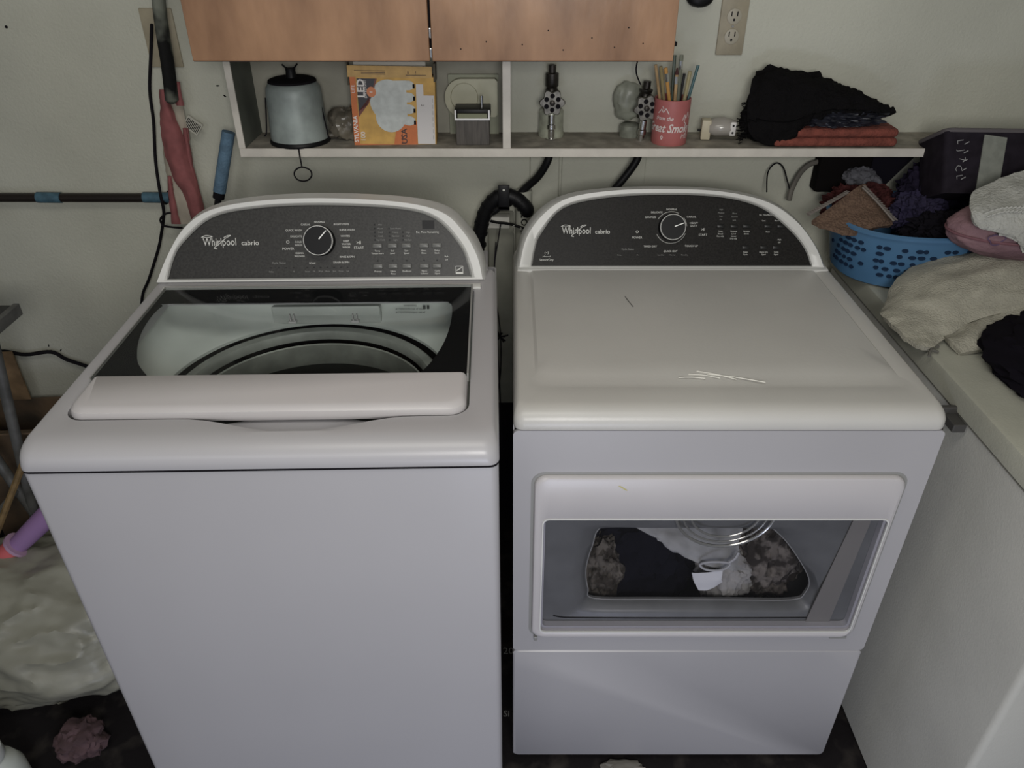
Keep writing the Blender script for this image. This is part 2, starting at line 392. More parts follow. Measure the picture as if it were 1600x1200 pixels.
# holes of the basket, small dark dimples in two visible bands
bm = NB()
for k in range(40):
    a = R(20+k*3.6)
    for z in (.86, .82, .78, .74):
        c = Vector((CX+.2215*math.cos(a+(z*50 % 2)*.03), CY+.2215*math.sin(a+(z*50 % 2)*.03), z))
        bmesh.ops.create_icosphere(bm, subdivisions=1, radius=.0022, matrix=Matrix.Translation(c))
o = obj('basket_holes', bm, BLKM, W); o['kind'] = 'stuff'
bm = NB(); FT = frame((0, .5405, 0), (1, 0, 0), (0, .25, 1))
FT = frame((.508, .5455, 1.026), (1, 0, 0), (0, .3, 1))
for i, s in enumerate(('WARNING', '▪ ▬▬▬ ▬▬', '▪ ▬▬ ▬▬▬')):
    text(bm, s.replace('▪', 'ATTENTION').replace('▬▬▬', 'risk of').replace('▬▬', 'injury'), .0055, 0, .008-i*.007, FT, .004)
text(bm, 'II II', .010, .033, .004, FT, .004, bold=.0006)
obj('warning_print', bm, BLK, W)
# lid
L_ = thing('lid', None, None); L_.parent = W
bm = NB(); rings = []
prof = [(.003, .084, 1.076), (0, .079, 1.080), (0, .0765, 1.088), (.002, .078, 1.096), (.006, .084, 1.1005), (.010, .092, 1.102)]
for e, y, z in prof: rings.append(rrect(.040+e, .638-e, y, .174, (.026, .026, .0005, .0005), z, 6, 10))
loft(bm, rings, True, True)
lidf = obj('lid_front_panel', bm, ENAM2, L_, True)
bm = NB()
box(bm, .0385, .0405, .17, .503, 1.086, 1.101); box(bm, .6365, .6395, .17, .503, 1.086, 1.1015, .0006); box(bm, .0385, .6395, .501, .5045, 1.088, 1.101, .0006)
obj('lid_edge_trim', bm, TRIMG, L_)
bm = NB(); box(bm, .0405, .6365, .172, .501, 1.0965, 1.1005); obj('glass_pane', bm, GLASS, L_)
clear = [(.130, .176), (.096, .22), (.077, .262), (.063, .307), (.055, .353), (.053, .403), (.058, .434), (.070, .443), (.327, .443), (.575, .441), (.594, .436), (.602, .420), (.603, .365), (.598, .306), (.587, .251), (.569, .199), (.552, .176)]
P = crom([(a, b, 0) for a, b in clear], 4)
N_ = len(P)
# border: connect clear outline to the rectangle by radial projection
def rectpt(p):
    c = Vector((.33, .32, 0)); d = p-c; tx = ((.6365-c.x)/d.x if d.x > 0 else (.0405-c.x)/d.x) if abs(d.x) > 1e-6 else 9
    ty = ((.501-c.y)/d.y if d.y > 0 else (.1745-c.y)/d.y) if abs(d.y) > 1e-6 else 9
    return c+d*min(tx, ty)
Q = [rectpt(p) for p in P]
for i in range(N_-1):   # snap nearest to corners
    pass
for cx_, cy_ in ((.0405, .1745), (.6365, .1745), (.6365, .501), (.0405, .501)):
    j = min(range(N_), key=lambda i: (Q[i].x-cx_)**2+(Q[i].y-cy_)**2); Q[j] = Vector((cx_, cy_, 0))
bm = NB()
loft(bm, [[Vector((p.x, p.y, 1.0958)) for p in P], [Vector((p.x, p.y, 1.0958)) for p in Q], [Vector((p.x, p.y, 1.0945)) for p in Q], [Vector((p.x, p.y, 1.0945)) for p in P]], closed=False)
o = obj('glass_border', bm, mat('black_glass_print', (.006, .006, .007), .8, spec=0), L_); o['label'] = 'opaque black border of the glass'
# console
FW = frame((0, .545, 1.091), (1, 0, 0), (0, .41, .912))
console(W, [(.003, 0), (.031, .056), (.07, .112), (.123, .144), (.212, .160), (.338, .165), (.49, .157), (.579, .137), (.622, .10), (.651, .05), (.662, 0)],
        [(.027, .006), (.040, .045), (.062, .079), (.123, .128), (.212, .146), (.338, .151), (.49, .143), (.566, .122), (.615, .068), (.630, .030), (.636, .006)], FW, .66, 1.07, PANEL)
bm = NB(); box(bm, .008, .668, .505, .70, 1.060, 1.0895, .002); obj('console_base', bm, ENAM, W, True)
bm = NB(); box(bm, .030, .655, .503, .520, 1.089, 1.0955, .002); obj('hinge_strip', bm, RIM, W, True)
fw = lambda z: (z-1.091)*1.0966
logo(W, FW, .135, fw(1.163))
knob(W, FW, .335, fw(1.164), .0285, R(48))
kx, ky = .335, fw(1.164)
rows(W, 'dial_print', FW, [('NORMAL', kx, ky+.037), ('CASUAL', kx-.028, ky+.032), ('BULKY ITEMS', kx+.043, ky+.032), ('QUICK WASH', kx-.052, ky+.021), ('SUPER WASH', kx+.054, ky+.021),
     ('DELICATE', kx-.048, ky+.009), ('WHITES', kx+.050, ky+.009), ('COLD', kx-.044, ky-.002), ('WASH', kx-.044, ky-.008), ('DEEP', kx+.051, ky-.001), ('WATER', kx+.051, ky-.007), ('WASH', kx+.051, ky-.013),
     ('CLEAN', kx-.043, ky-.024), ('WASHER', kx-.043, ky-.030), ('SOAK', kx-.018, ky-.044), ('RINSE & SPIN', kx+.052, ky-.032), ('DRAIN & SPIN', kx+.040, ky-.043)])
rows(W, 'power_print', FW, [('POWER', .270, fw(1.162)-.013, .0068), ('O', .270, fw(1.162), .009), ('START', .411, fw(1.159)-.009, .0068), ('>II', .411, fw(1.159)+.001, .009)])
rows(W, 'status_print', FW, [('Cycle Status', .250, fw(1.125), .0055), ('Delay', .234, fw(1.109), .004), ('Fill', .279, fw(1.109), .004)]+[(s, .306+i*.0135, fw(1.109), .004) for i, s in enumerate(('Sense', 'Fill', 'Wash', 'Rinse', 'Spin', 'Done', 'Lid'))], INKD)
pips(W, FW, [(.234+i*.015, fw(1.116)) for i in range(4)]+[(.306+i*.0135, fw(1.116)) for i in range(7)])
bx = [.448, .478, .506, .541, .567]
for i, x in enumerate(bx):
    button(W, FW, x, fw(1.154)); button(W, FW, x, fw(1.117))
rows(W, 'button_print', FW, [(a, x, fw(1.154)-.010) for a, x in zip(('Temp', 'Soil', 'Spin', 'Extra', 'Delay'), bx)]+[(a, x, fw(1.154)-.015) for a, x in zip(('Temperature', 'Level', 'Speed', 'Rinse', 'Start'), bx)]
     + [(a, x, fw(1.117)-.010) for a, x in zip(('Presoak', 'Fabric', 'EcoBoost', 'Fabric', 'Cycle'), bx)]+[(a, x, fw(1.117)-.015) for a, x in zip(('', 'Rinse', '', 'Softener', 'Signal'), bx) if a]
     + [('Est. Time Remaining', .549, fw(1.178), .0055), ('High', .586, fw(1.134), .004), ('Off', .586, fw(1.128), .004)], INK, .0046)
rows(W, 'option_print', FW, [(s, .455, fw(1.192)-i*.0075, .0045) for i, s in enumerate(('Hot', 'Warm', 'Cool', 'Cold', 'Tap Cold'))]+[(s, .485, fw(1.185)-i*.0075, .0045) for i, s in enumerate(('Extra Heavy', 'Heavy', 'Normal', 'Light'))]+[(s, .510, fw(1.178)-i*.0075, .0045) for i, s in enumerate(('High', 'Med', 'No Spin'))], INKD)
pips(W, FW, [(.444, fw(1.192)-i*.0075) for i in range(5)]+[(.473, fw(1.185)-i*.0075) for i in range(4)]+[(.500, fw(1.178)-i*.0075) for i in range(3)]+[(x, fw(1.127)) for x in bx], .003, .003)
bm = NB(); prism(bm, [(.539, fw(1.184)), (.563, fw(1.184)), (.563, fw(1.199)), (.539, fw(1.199))], FW, -.004, -.0025); obj('display', bm, BLK, W)
bm = NB()
for q in ([(.604, 0), (.619, 0), (.619, .0035), (.604, .0035)], [(.604, .0035), (.605, .0035), (.605, .016), (.604, .016)], [(.618, .0035), (.619, .0035), (.619, .016), (.618, .016)], [(.604, .015), (.619, .015), (.619, .016), (.604, .016)], [(.606, .006), (.612, .009), (.617, .013), (.616, .014), (.611, .0105), (.606, .008)]):
    prism(bm, [(a, b+fw(1.102)) for a, b in q], FW, -.0035, -.003)
obj('energy_badge', bm, INK, W)

# ------------------------------------------------------------ dryer
D = thing('clothes_dryer', 'white front-load clothes dryer with a wide dark window, right of the washer', 'dryer', (0, 0, 0))
X0, X1 = .002, .739
bm = NB()
box(bm, X0, X0+.004, .012, .70, .023, .982); box(bm, X1-.004, X1, .012, .70, .023, .982); box(bm, X0+.004, X1-.004, .696, .70, .023, .982); box(bm, X0+.004, X1-.004, .012, .696, .023, .027)
obj('cabinet', bm, ENAM, D)
bm = NB()   # front panel with rectangular hole
def slabring(bm, outer, inner, y0, y1):
    A = [[Vector((p.x, y, p.y)) for p in q] for q, y in ((inner, y1), (inner, y0), (outer, y0), (outer, y1))]
    V = loft(bm, A)
    for k in range(len(V[0])): bm.faces.new((V[3][k], V[3][(k+1) % len(V[0])], V[0][(k+1) % len(V[0])], V[0][k]))
slabring(bm, rrect(X0, X1, .407, .9785, .010), rrect(.062, .686, .482, .782, .010), 0, .014)
obj('front_panel', bm, ENAM, D, True)
bm = NB(); A = [[Vector((p.x, y, p.y)) for p in rrect(X0+g, X1-g, .025+g, .4035-g, .010)] for y, g in ((.014, 0), (.003, 0), (0, .003))]; loft(bm, A, True, True); obj('toe_panel', bm, ENAM, D, True)
for z in (.40, .975):
    bm = NB(); box(bm, X0+.003, X1-.003, .006, .014, z, z+.010); obj('panel_seam', bm, BLKM, D)
for x in (.06, .68):
    for y in (.06, .64): bm = NB(); lathe(bm, [(0, 0), (.02, 0), (.02, .010), (.010, .012), (.010, .03), (0, .03)], 14, (x, y, 0)); obj('foot', bm, BLK, D, True)
bm = NB(); rings = []
tr = lambda e, ef, z: rrect(X0+e, X1-e, ef, .70, (.018, .018, .006, .006), z, 6, 12)
rings = [tr(0, -.001, .9805), tr(0, -.002, .986)]
for t in (15, 30, 45, 60, 75, 90):
    a = R(t); rings.append(tr(.012*(1-math.cos(a)), -.002+.034*(1-math.cos(a)), .990+.0265*math.sin(a)))
# shallow trough across the top near the front
rings += [rrect(X0+.03, X1-.03, .078, .67, (.03, .03, .01, .01), 1.0150, 6, 12), rrect(X0+.040, X1-.040, .095, .66, (.03, .03, .01, .01), 1.0125, 6, 12),
          rrect(X0+.046, X1-.046, .116, .655, (.03, .03, .01, .01), 1.0175, 6, 12), rrect(X0+.08, X1-.08, .16, .62, (.03, .03, .01, .01), 1.0185, 6, 12)]
loft(bm, rings, False, True); obj('top_panel', bm, mat('lit_top_enamel', (.50, .49, .465), .36, var=.03, vs=4, bump=.05, bs=150), D, True)  # same enamel as the fronts, its colour lightened for light on top
# door
DR = thing('door', None, None); DR.parent = D
dro = rrect(.040, .698, .458, .882, .022); dri = rrect(.056, .691, .475, .786, .012)
bm = NB()
A = [[Vector((p.x, y, p.y)) for p in rrect(.040+g, .698-g, .458+g, .882-g, .022)] for y, g in ((0, 0), (-.006, 0), (-.0095, .002), (-.011, .006))]
A += [[Vector((p.x, y, p.y)) for p in rrect(.056-g, .691+g, .475-g, .786+g, .012)] for y, g in ((-.0105, .003), (-.0085, 0), (.0135, 0))]
loft(bm, A); obj('door_frame', bm, ENAM2, DR, True)
bm = NB(); slabring(bm, rrect(.034, .704, .452, .888, .026), rrect(.041, .697, .459, .881, .022), -.0006, .001); obj('door_gap', bm, TRIMG, DR)
bm = NB(); box(bm, .045, .052, -.010, -.002, .449, .459, .001); obj('hinge', bm, TRIMG, DR)
bm = NB(); box(bm, .655, .69, -.008, -.001, .453, .459, .001); obj('hinge', bm, TRIMG, DR)
bm = NB(); slabring(bm, rrect(.0555, .6915, .4745, .7865, .012), rrect(.058, .689, .477, .784, .011), -.011, -.007); obj('window_bead', bm, RIM, DR, True)
bm = NB(); A = [[Vector((p.x, y, p.y)) for p in dri] for y in (-.0085, -.0050)]; loft(bm, A, True, True); obj('window_pane', bm, GLASSD, DR)
INP = mat('inner_door_grey', (.125, .127, .125), .4, var=.08, vs=20)
INPD = mat('inner_door_dark', (.06, .055, .055), .5, var=.2, vs=20)
op = [(.178, .719), (.158, .665), (.149, .602), (.156, .547), (.171, .516), (.30, .513), (.45, .512), (.581, .512), (.605, .533), (.604, .575), (.561, .647), (.519, .699), (.484, .719), (.38, .722), (.28, .722)]
cc = Vector((.38, .61, 0))
Pn = crom([(a, b, 0) for a, b in op], 5, True)
def rp(p, x0, x1, z0, z1):
    d = p-cc; tx = ((x1-cc.x)/d.x if d.x > 0 else (x0-cc.x)/d.x) if abs(d.x) > 1e-6 else 9; ty = ((z1-cc.y)/d.y if d.y > 0 else (z0-cc.y)/d.y) if abs(d.y) > 1e-6 else 9
    return cc+d*min(tx, ty)
Qn = [rp(p, .056, .691, .474, .787) for p in Pn]
for cx_, cy_ in ((.056, .474), (.691, .474), (.691, .787), (.056, .787)):
    j = min(range(len(Qn)), key=lambda i: (Qn[i].x-cx_)**2+(Qn[i].y-cy_)**2); Qn[j] = Vector((cx_, cy_, 0))
bm = NB()
mid = [p.lerp(q, .35) for p, q in zip(Pn, Qn)]
loft(bm, [[Vector((p.x, .0145, p.y)) for p in Qn], [Vector((p.x, .018, p.y)) for p in mid], [Vector((p.x, .024, p.y)) for p in [a.lerp(b, .15) for a, b in zip(Pn, Qn)]], [Vector((p.x, .044, p.y)) for p in Pn], [Vector((p.x, .050, p.y)) for p in Pn]])
obj('inner_door_panel', bm, INP, DR, True)
bm = NB(); tube(bm, [(p.x, .0435, p.y) for p in Pn], .0012, 6, True); obj('opening_gasket', bm, TRIMG, DR, True)
bm = NB(); tube(bm, [(.085, .0150, .497), (.10, .0150, .492), (.13, .0150, .490), (.25, .0150, .489), (.45, .0150, .489), (.62, .0150, .490)], .0012, 5, sm=4); obj('panel_crease', bm, BLKM, DR, True)
# three pale curved arcs high in the door window
bm = NB()
for r_, t_ in ((.093, .0030), (.080, .0018), (.066, .0022)):
    tube(bm, [(.395+r_*math.cos(R(k)), .006+.004*math.sin(R(k)), .790+.9*r_*math.sin(R(k))) for k in range(190, 351, 8)], t_, 8)
obj('window_arcs', bm, mat('window_arc_grey', (.50, .50, .46), .12, .7), DR, True)
bm = NB(); prism(bm, [(.606, .478), (.655, .478), (.672, .784), (.640, .784)], frame((0, .0140, 0), (1, 0, 0), (0, 0, 1)), 0, .002); obj('reflection_strip', bm, mat('reflection_strip_grey', (.19, .18, .165), .5), DR)  # pale strip standing in for a room reflection in the window
# drum
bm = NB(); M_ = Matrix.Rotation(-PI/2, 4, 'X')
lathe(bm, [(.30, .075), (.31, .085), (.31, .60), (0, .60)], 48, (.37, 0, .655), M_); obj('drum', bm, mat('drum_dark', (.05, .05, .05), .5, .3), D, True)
FD = frame((0, .585, 1.016), (1, 0, 0), (0, .41, .912))
console(D, [(.012, 0), (.03, .073), (.073, .13), (.132, .163), (.234, .178), (.358, .181), (.483, .175), (.587, .152), (.655, .11), (.703, .052), (.728, 0)],
        [(.045, .005), (.052, .045), (.066, .08), (.117, .138), (.22, .162), (.359, .168), (.484, .162), (.573, .138), (.641, .088), (.678, .045), (.695, .005)], FD, .695, 1.0, PANELD)
bm = NB(); box(bm, .012, .729, .570, .70, 1.005, 1.0195, .002); obj('console_base', bm, RIM, D, True)
fd = lambda z: (z-1.016)*1.0966
logo(D, FD, .149, fd(1.094)); knob(D, FD, .367, fd(1.101), .0285, R(20)); kx, ky = .367, fd(1.101)
ring_marks(D, FD, kx, ky, .0355, [(62, 148), (205, 338), (5, 38)])
rows(D, 'dial_print', FD, [('NORMAL', kx, ky+.041), ('DELICATE', kx-.034, ky+.034), ('SANITIZE', kx-.048, ky+.023), ('CASUAL', kx+.046, ky+.024), ('HEAVY', kx+.052, ky+.010), ('DUTY', kx+.052, ky+.004),
     ('TIMED DRY', kx-.047, ky-.043), ('QUICK DRY', kx, ky-.054, .006), ('TOUCH UP', kx+.048, ky-.042)], INK, .006)
rows(D, 'power_print', FD, [('POWER', .289, fd(1.092)-.013, .0068), ('O', .289, fd(1.092), .009), ('START', .441, fd(1.095)-.010, .0068), ('>II', .441, fd(1.095)+.002, .009)])
rows(D, 'status_print', FD, [('Cycle Status', .268, fd(1.056), .0058)]+[(s, x, fd(1.044), .004) for s, x in (('Damp', .249), ('Dry', .292), ('Less Dry', .345), ('Normal', .372), ('More Dry', .400))], INKD)
rows(D, 'sensor_print', FD, [('SensorDry', .080, fd(1.034), .0075), ('advanced', .080, fd(1.041), .005), ('(~)', .080, fd(1.049), .008)])
pips(D, FD, [(.249+i*.0145, fd(1.050)) for i in range(4)], .003, .002)
bxd = [.481, .512, .541]
for x in bxd: button(D, FD, x, fd(1.104), .018, .009, BTND)
for x in (.590, .620): button(D, FD, x, fd(1.104), .018, .009, BTND)
for x in (.541, .583, .612): button(D, FD, x, fd(1.060), .018, .009, BTND)
rows(D, 'button_print', FD, [('Temp', .481, fd(1.093)), ('Timed', .481, fd(1.088)), ('Dry only', .481, fd(1.083)), ('Dryness', .512, fd(1.093)), ('Level', .512, fd(1.088)), ('Sensor', .512, fd(1.083)), ('Dry only', .512, fd(1.078)),
     ('Wrinkle', .541, fd(1.093)), ('Shield', .541, fd(1.088)), ('Est. Time Remaining', .588, fd(1.127)), ('Less', .580, fd(1.115)), ('More', .610, fd(1.115)), ('Time', .590, fd(1.092)), ('High', .618, fd(1.076)), ('Off', .618, fd(1.070)),
     ('Steam', .541, fd(1.050)), ('Cycle', .541, fd(1.045)), ('Damp Dry', .583, fd(1.050)), ('Signal', .583, fd(1.045)), ('Cycle', .612, fd(1.050)), ('Signal', .612, fd(1.045))], INK, .0046)
rows(D, 'option_print', FD, [(s, .481, fd(1.138)-i*.0075, .0045) for i, s in enumerate(('High', 'Medium', 'Low', 'Air'))]+[(s, .512, fd(1.130)-i*.0075, .0045) for i, s in enumerate(('More', 'Normal', 'Less'))], INKD)
bm = NB(); prism(bm, [(.579, fd(1.131)), (.602, fd(1.131)), (.602, fd(1.147)), (.579, fd(1.147))], FD, -.004, -.0025); obj('display', bm, BLK, D)
bm = NB(); prism(bm, [(.188, .866), (.192, .8655), (.205, .856), (.203, .855)], frame((0, -.0112, 0), (1, 0, 0), (0, 0, 1)), 0, .0005); o = obj('yellow_mark', bm, mat('yellow_mark', (.5, .45, .15), .6), DR); o['label'] = 'small yellow scuff on the door'

# clothes inside the drum
plain('dark_garment', lambda b: (lump(b, (.27, .19, .50), (.14, .10, .17), .14, 2.2, 3, sub=5)), mat('navy_cloth', (.006, .006, .010), .95), 'near-black garment bunched behind the dryer window', 'garment')
plain('white_cloth', lambda b: net(b, [[(.205, .16, .705), (.30, .15, .69), (.40, .15, .665), (.50, .15, .66)], [(.235, .12, .66), (.31, .11, .640), (.40, .10, .63), (.47, .11, .60)], [(.33, .10, .615), (.37, .08, .590), (.43, .075, .57), (.50, .085, .555)]], 8, .006, 22, 2), mat('drum_white_cloth', (.30, .30, .29), .9, var=.12, vs=30), 'pale crumpled sheet across the top of the dryer load', 'cloth')
t = plain('tagged_cloth', lambda b: lump(b, (.455, .115, .515), (.060, .045, .072), .2, 2.2, 9), mat('drum_tag_cloth', (.27, .26, .24), .9, var=.2, vs=25), 'off-white cloth with a square tag in the dryer load', 'cloth')
bm = NB(); net(bm, [[(.372, .068, .565), (.40, .064, .570), (.432, .060, .580)], [(.378, .063, .545), (.405, .058, .550), (.432, .056, .558)], [(.390, .060, .522), (.410, .058, .527), (.436, .058, .548)]], 5, .001, 30, 1, .001); obj('tag', bm, mat('tag_white', (.60, .60, .60), .8), t, True)['label'] = 'white square tag'
bm = NB(); tube(bm, [(.385, .066, .590), (.40, .062, .602), (.43, .060, .604), (.445, .062, .596), (.43, .060, .582), (.40, .062, .580)], .0025, 6, True, 4); tube(bm, [(.44, .062, .600), (.452, .062, .612), (.458, .064, .628)], .003, 6, sm=3); obj('drawstring', bm, mat('tag_white2', (.42, .42, .42), .8), t, True)
plain('patterned_cloth', lambda b: lump(b, (.545, .17, .545), (.085, .09, .15), .18, 2.4, 5), mat('brown_patterned', (.035, .030, .026), .95, col2=(.17, .15, .13), vs=34, thr=(.45, .6)), 'brown mottled garment at the right of the dryer load', 'garment')
plain('brown_cloth', lambda b: lump(b, (.190, .13, .520), (.055, .06, .095), .2, 2.6, 6), mat('brown_mottled', (.04, .034, .027), .95, col2=(.13, .115, .095), vs=40, thr=(.4, .6)), 'brown and grey cloth at the left of the dryer load', 'cloth')

# ------------------------------------------------------------ things lying on the dryer top
for i, (a, b) in enumerate((((.298, .106), (.345, .103)), ((.318, .118), (.372, .104)), ((.335, .128), (.400, .100)), ((.352, .118), (.449, .090)))):
    bm = NB(); tube(bm, [(a[0], a[1], 1.0185), ((a[0]+b[0])/2, (a[1]+b[1])/2+.002, 1.019), (b[0], b[1], 1.0185)], .0010, 5, sm=3)
    prop(obj('toothpick', bm, mat('pale_wood_sliver', (.75, .74, .68), .6), None, True), ('pale sliver lowest and leftmost of the bundle on the dryer top', 'pale sliver just above the lowest one on the dryer top', 'pale sliver uppermost of the bundle on the dryer top', 'longest pale sliver, pointing right on the dryer top')[i], 'stick', 'pale slivers on the dryer top')
bm = NB(); tube(bm, [(.243, .432, 1.0192), (.247, .41, 1.0198), (.254, .383, 1.0192)], .0007, 4, sm=3); prop(obj('lint_thread', bm, BLKM), 'short dark thread on the back of the dryer top', 'thread')

# ------------------------------------------------------------ wall cabinet
K = thing('wall_cabinet', 'brown hardboard wall cabinet with two doors above the shelf', 'cabinet', (0, 0, 0))
bm = NB()
box(bm, -.627, -.612, .578, WY, 1.472, 2.1); box(bm, .298, .313, .578, WY, 1.472, 2.1); box(bm, -.612, .298, .578, WY, 1.474, 1.489); box(bm, -.612, .298, .578, WY, 2.085, 2.1); box(bm, -.612, .298, .85, WY, 1.489, 2.085)
obj('carcass', bm, mat('cabinet_side_wood', (.30, .24, .17), .7, var=.1), K)
bm = NB(); box(bm, -.170, -.148, .574, .590, 1.489, 2.085); obj('centre_stile', bm, BLKM, K)
for x0, x1 in ((-.628, -.1615), (-.1565, .317)):
    bm = NB(); box(bm, x0, x1, .558, .574, 1.470, 2.10, .0015); dd = obj('door', bm, COPPER, K)
    bm = NB(); box(bm, x0+.001, x1-.001, .560, .575, 1.4685, 1.4705); obj('door_edge', bm, mat('door_raw_edge', (.06, .035, .025), .9), dd)
for z in (1.484, 1.52):
    bm = NB(); box(bm, -.1612, -.1568, .5595, .57, z-.009, z+.009, .001); obj('latch', bm, CHR, K)
bm = NB(); lathe(bm, [(0, 0), (.006, .001), (.006, .008), (0, .010)], 12, (.318, .57, 1.495)); obj('door_bumper', bm, BLK, K, True)

for px_, pz_ in ((.02, 1.50), (.07, 1.525), (.10, 1.49), (.155, 1.512), (.20, 1.495), (.225, 1.53), (-.05, 1.505), (-.10, 1.492), (.255, 1.502)):
    bm = NB(); lathe(bm, [(0, 0), (.0016, .0001), (.0012, .0005), (0, .0006)], 7, M=frame((px_, .5582, pz_), (1, 0, 0), (0, 0, 1))); obj('paint_speck', bm, BLKM, dd)

# ------------------------------------------------------------ wall shelf
SH = thing('wall_shelf', 'long white-edged wooden shelf fixed to the wall behind both machines', 'shelf', (0, 0, 0))
bm = NB(); box(bm, -.625, 1.12, .716, WY, 1.240, 1.2555); obj('shelf_board', bm, SHELFD, SH)
bm = NB(); box(bm, -.625, 1.12, .712, .7165, 1.237, 1.256, .001); obj('front_edge', bm, PINEW, SH)
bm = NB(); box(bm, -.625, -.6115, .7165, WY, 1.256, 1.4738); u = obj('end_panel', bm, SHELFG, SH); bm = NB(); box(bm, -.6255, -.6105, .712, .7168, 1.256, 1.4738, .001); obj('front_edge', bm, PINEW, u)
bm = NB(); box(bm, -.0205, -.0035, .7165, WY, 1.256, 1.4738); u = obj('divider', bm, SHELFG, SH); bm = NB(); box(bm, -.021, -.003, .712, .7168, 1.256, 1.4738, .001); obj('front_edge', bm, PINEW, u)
bm = NB(); box(bm, -.6115, -.0205, WY-.005, WY-.0005, 1.256, 1.4738); obj('back_panel', bm, mat('shelf_back', (.31, .30, .25), .8, var=.1, vs=14), SH)
Z0 = 1.2556

# canister with wire ring
K1 = thing('canister', 'grey metal canister with black lid and a wire ring hanging over the shelf edge', 'canister', (-.499, .778, Z0)); K1.scale = (.91, .91, 1)
bm = NB(); lathe(bm, [(0, .010), (.073, .010), (.072, .03), (.0690, .105), (.0670, .122), (.060, .131), (.050, .135), (0, .136)], 40); obj('body', bm, GALV, K1, True)
bm = NB(); lathe(bm, [(0, 0), (.076, 0), (.077, .004), (.074, .009), (0, .010)], 40); obj('base', bm, BLK, K1, True)
bm = NB(); lathe(bm, [(0, .142), (.022, .143), (.050, .141), (.0585, .138), (.060, .134), (.056, .1345), (0, .1345)], 40); obj('lid', bm, BLKM, K1, True)
bm = NB(); lathe(bm, [(0, .138), (.014, .138), (.012, .156), (.013, .162), (0, .163)], 16); tube(bm, [(-.019, 0, .170), (-.009, 0, .162), (0, 0, .161), (.009, 0, .162), (.019, 0, .171)], .0022, 6, sm=4); obj('lid_knob', bm, BLK, K1, True)
bm = NB(); tube(bm, [(-.070, -.01, .10), (-.074, -.02, .055), (-.078, -.025, .025), (-.084, -.025, .018)], .002, 6, sm=4); obj('wire_bail', bm, BLKM, K1, True); bm = NB(); tube(bm, [(.066, -.01, .09), (.073, -.015, .045), (.078, -.02, .012)], .0018, 6, sm=4); obj('wire_bail', bm, BLKM, K1, True)
bm = NB(); tube(bm, [(.012, -.074, .004), (.013, -.0785, -.012), (.014, -.0785, -.030), (.0145, -.079, -.040)], .0019, 7, sm=4)
tube(bm, [(.0145, -.079, -.040), (.034, -.079, -.047), (.036, -.079, -.060), (.026, -.079, -.070), (.012, -.079, -.073), (-.002, -.079, -.069), (-.008, -.079, -.058), (-.003, -.079, -.047)], .0019, 7, True, 4); obj('wire_ring', bm, BLKM, K1, True)

# crumpled clear bag
plain('plastic_scrap', lambda b: (lump(b, (-.392, .80, Z0+.034), (.038, .03, .040), .22, 1.1, 12, Z0, 4, .10), tube(b, [(-.445, .795, Z0+.03), (-.435, .79, Z0+.012), (-.42, .79, Z0+.012)], .006, 7, sm=3)), mat('crumpled_grey_film', (.13, .115, .09), .3, var=.3, vs=20), 'crumpled grey-brown plastic wrap between the canister and the bulb box', 'plastic wrap')

# light bulb box
LB = thing('bulb_box', 'orange and gold light bulb carton with LED print leaning on the shelf', 'box', (-.366, .745, Z0), R(1.5))
LB.rotation_euler = (R(-4), R(1.2), R(2))
bw, bh, bd = .190, .150, .060
gold = mat('box_gold', (.55, .33, .085), .6, var=.12, vs=40); org = mat('box_orange', (.55, .16, .05), .6, var=.08, vs=40); kraft = mat('box_kraft', (.45, .31, .16), .8)
bm = NB(); box(bm, 0, bw, 0, bd, 0, bh, .0008); obj('carton', bm, gold, LB)
bm = NB(); v_ = box(bm, -.004, bw-.006, -.001, .0005, bh-.002, bh+.022); obj('flap', bm, mat('box_flap', (.52, .33, .12), .6, var=.1, vs=50), LB)
bm = NB(); box(bm, .006, bw-.022, .03, .0315, bh, bh+.032); obj('flap', bm, mat('box_white_flap', (.62, .6, .55), .7), LB)['label'] = 'white inner flap'
bm = NB(); box(bm, bw-.003, bw+.0015, .0, bd-.002, bh-.01, bh+.028, 0); obj('flap', bm, mat('box_dark_flap', (.08, .07, .05), .8), LB)
bm = NB(); box(bm, -.006, -.003, .004, .03, bh-.02, bh+.03); obj('flap', bm, mat('box_dark_flap', (.08, .07, .05), .8), LB)
FB = frame((0, -.0006, 0), (1, 0, 0), (0, 0, 1))
def flat(name, polys, m, d): 
    b = NB()
    for i, q in enumerate(polys): prism(b, [(x*bw, y*bh) for x, y in q], FB, 0, d+i*.00006)
    return obj(name, b, m, LB)
cir = lambda x, y, rx, ry, n=22, a0=0, a1=360: [(x+rx*math.cos(R(a0+(a1-a0)*k/n)), y+ry*math.sin(R(a0+(a1-a0)*k/n))) for k in range(n)]
flat('orange_panels', [[(0, 0), (.07, 0), (.07, 1), (0, 1)], [(.48, 0), (.77, 0), (.77, .36), (.62, .33), (.53, .33)], [(.07, 0), (1, 0), (1, .02), (.07, .02)]], org, .0003)
flat('white_panel', [[(.775, .03), (.985, .03), (.985, .74), (.86, .74), (.86, .9), (.775, .9)]], mat('box_white', (.62, .60, .60), .6), .0004)
flat('black_panel', [[(.08, .97), (.32, .97), (.26, .75), (.2, .6), (.08, .5)]], mat('box_black', (.02, .02, .03), .5), .0004)
flat('brown_edge', [[(.08, .50), (.2, .6), (.26, .75), (.32, .97), (.30, .97), (.24, .74), (.185, .585), (.08, .42)]], mat('box_maroon', (.16, .04, .03), .5), .0005)
flat('bulb_picture', [cir(.44, .66, .22, .30, 28), cir(.46, .42, .18, .22, 28), [(.4, .94), (.66, .95), (.66, .32), (.4, .3)]]+[cir(.68, .88-.17*i, .075, .07, 14) for i in range(4)], mat('box_bulb_grey', (.50, .53, .52), .5, var=.10, vs=60), .0005)
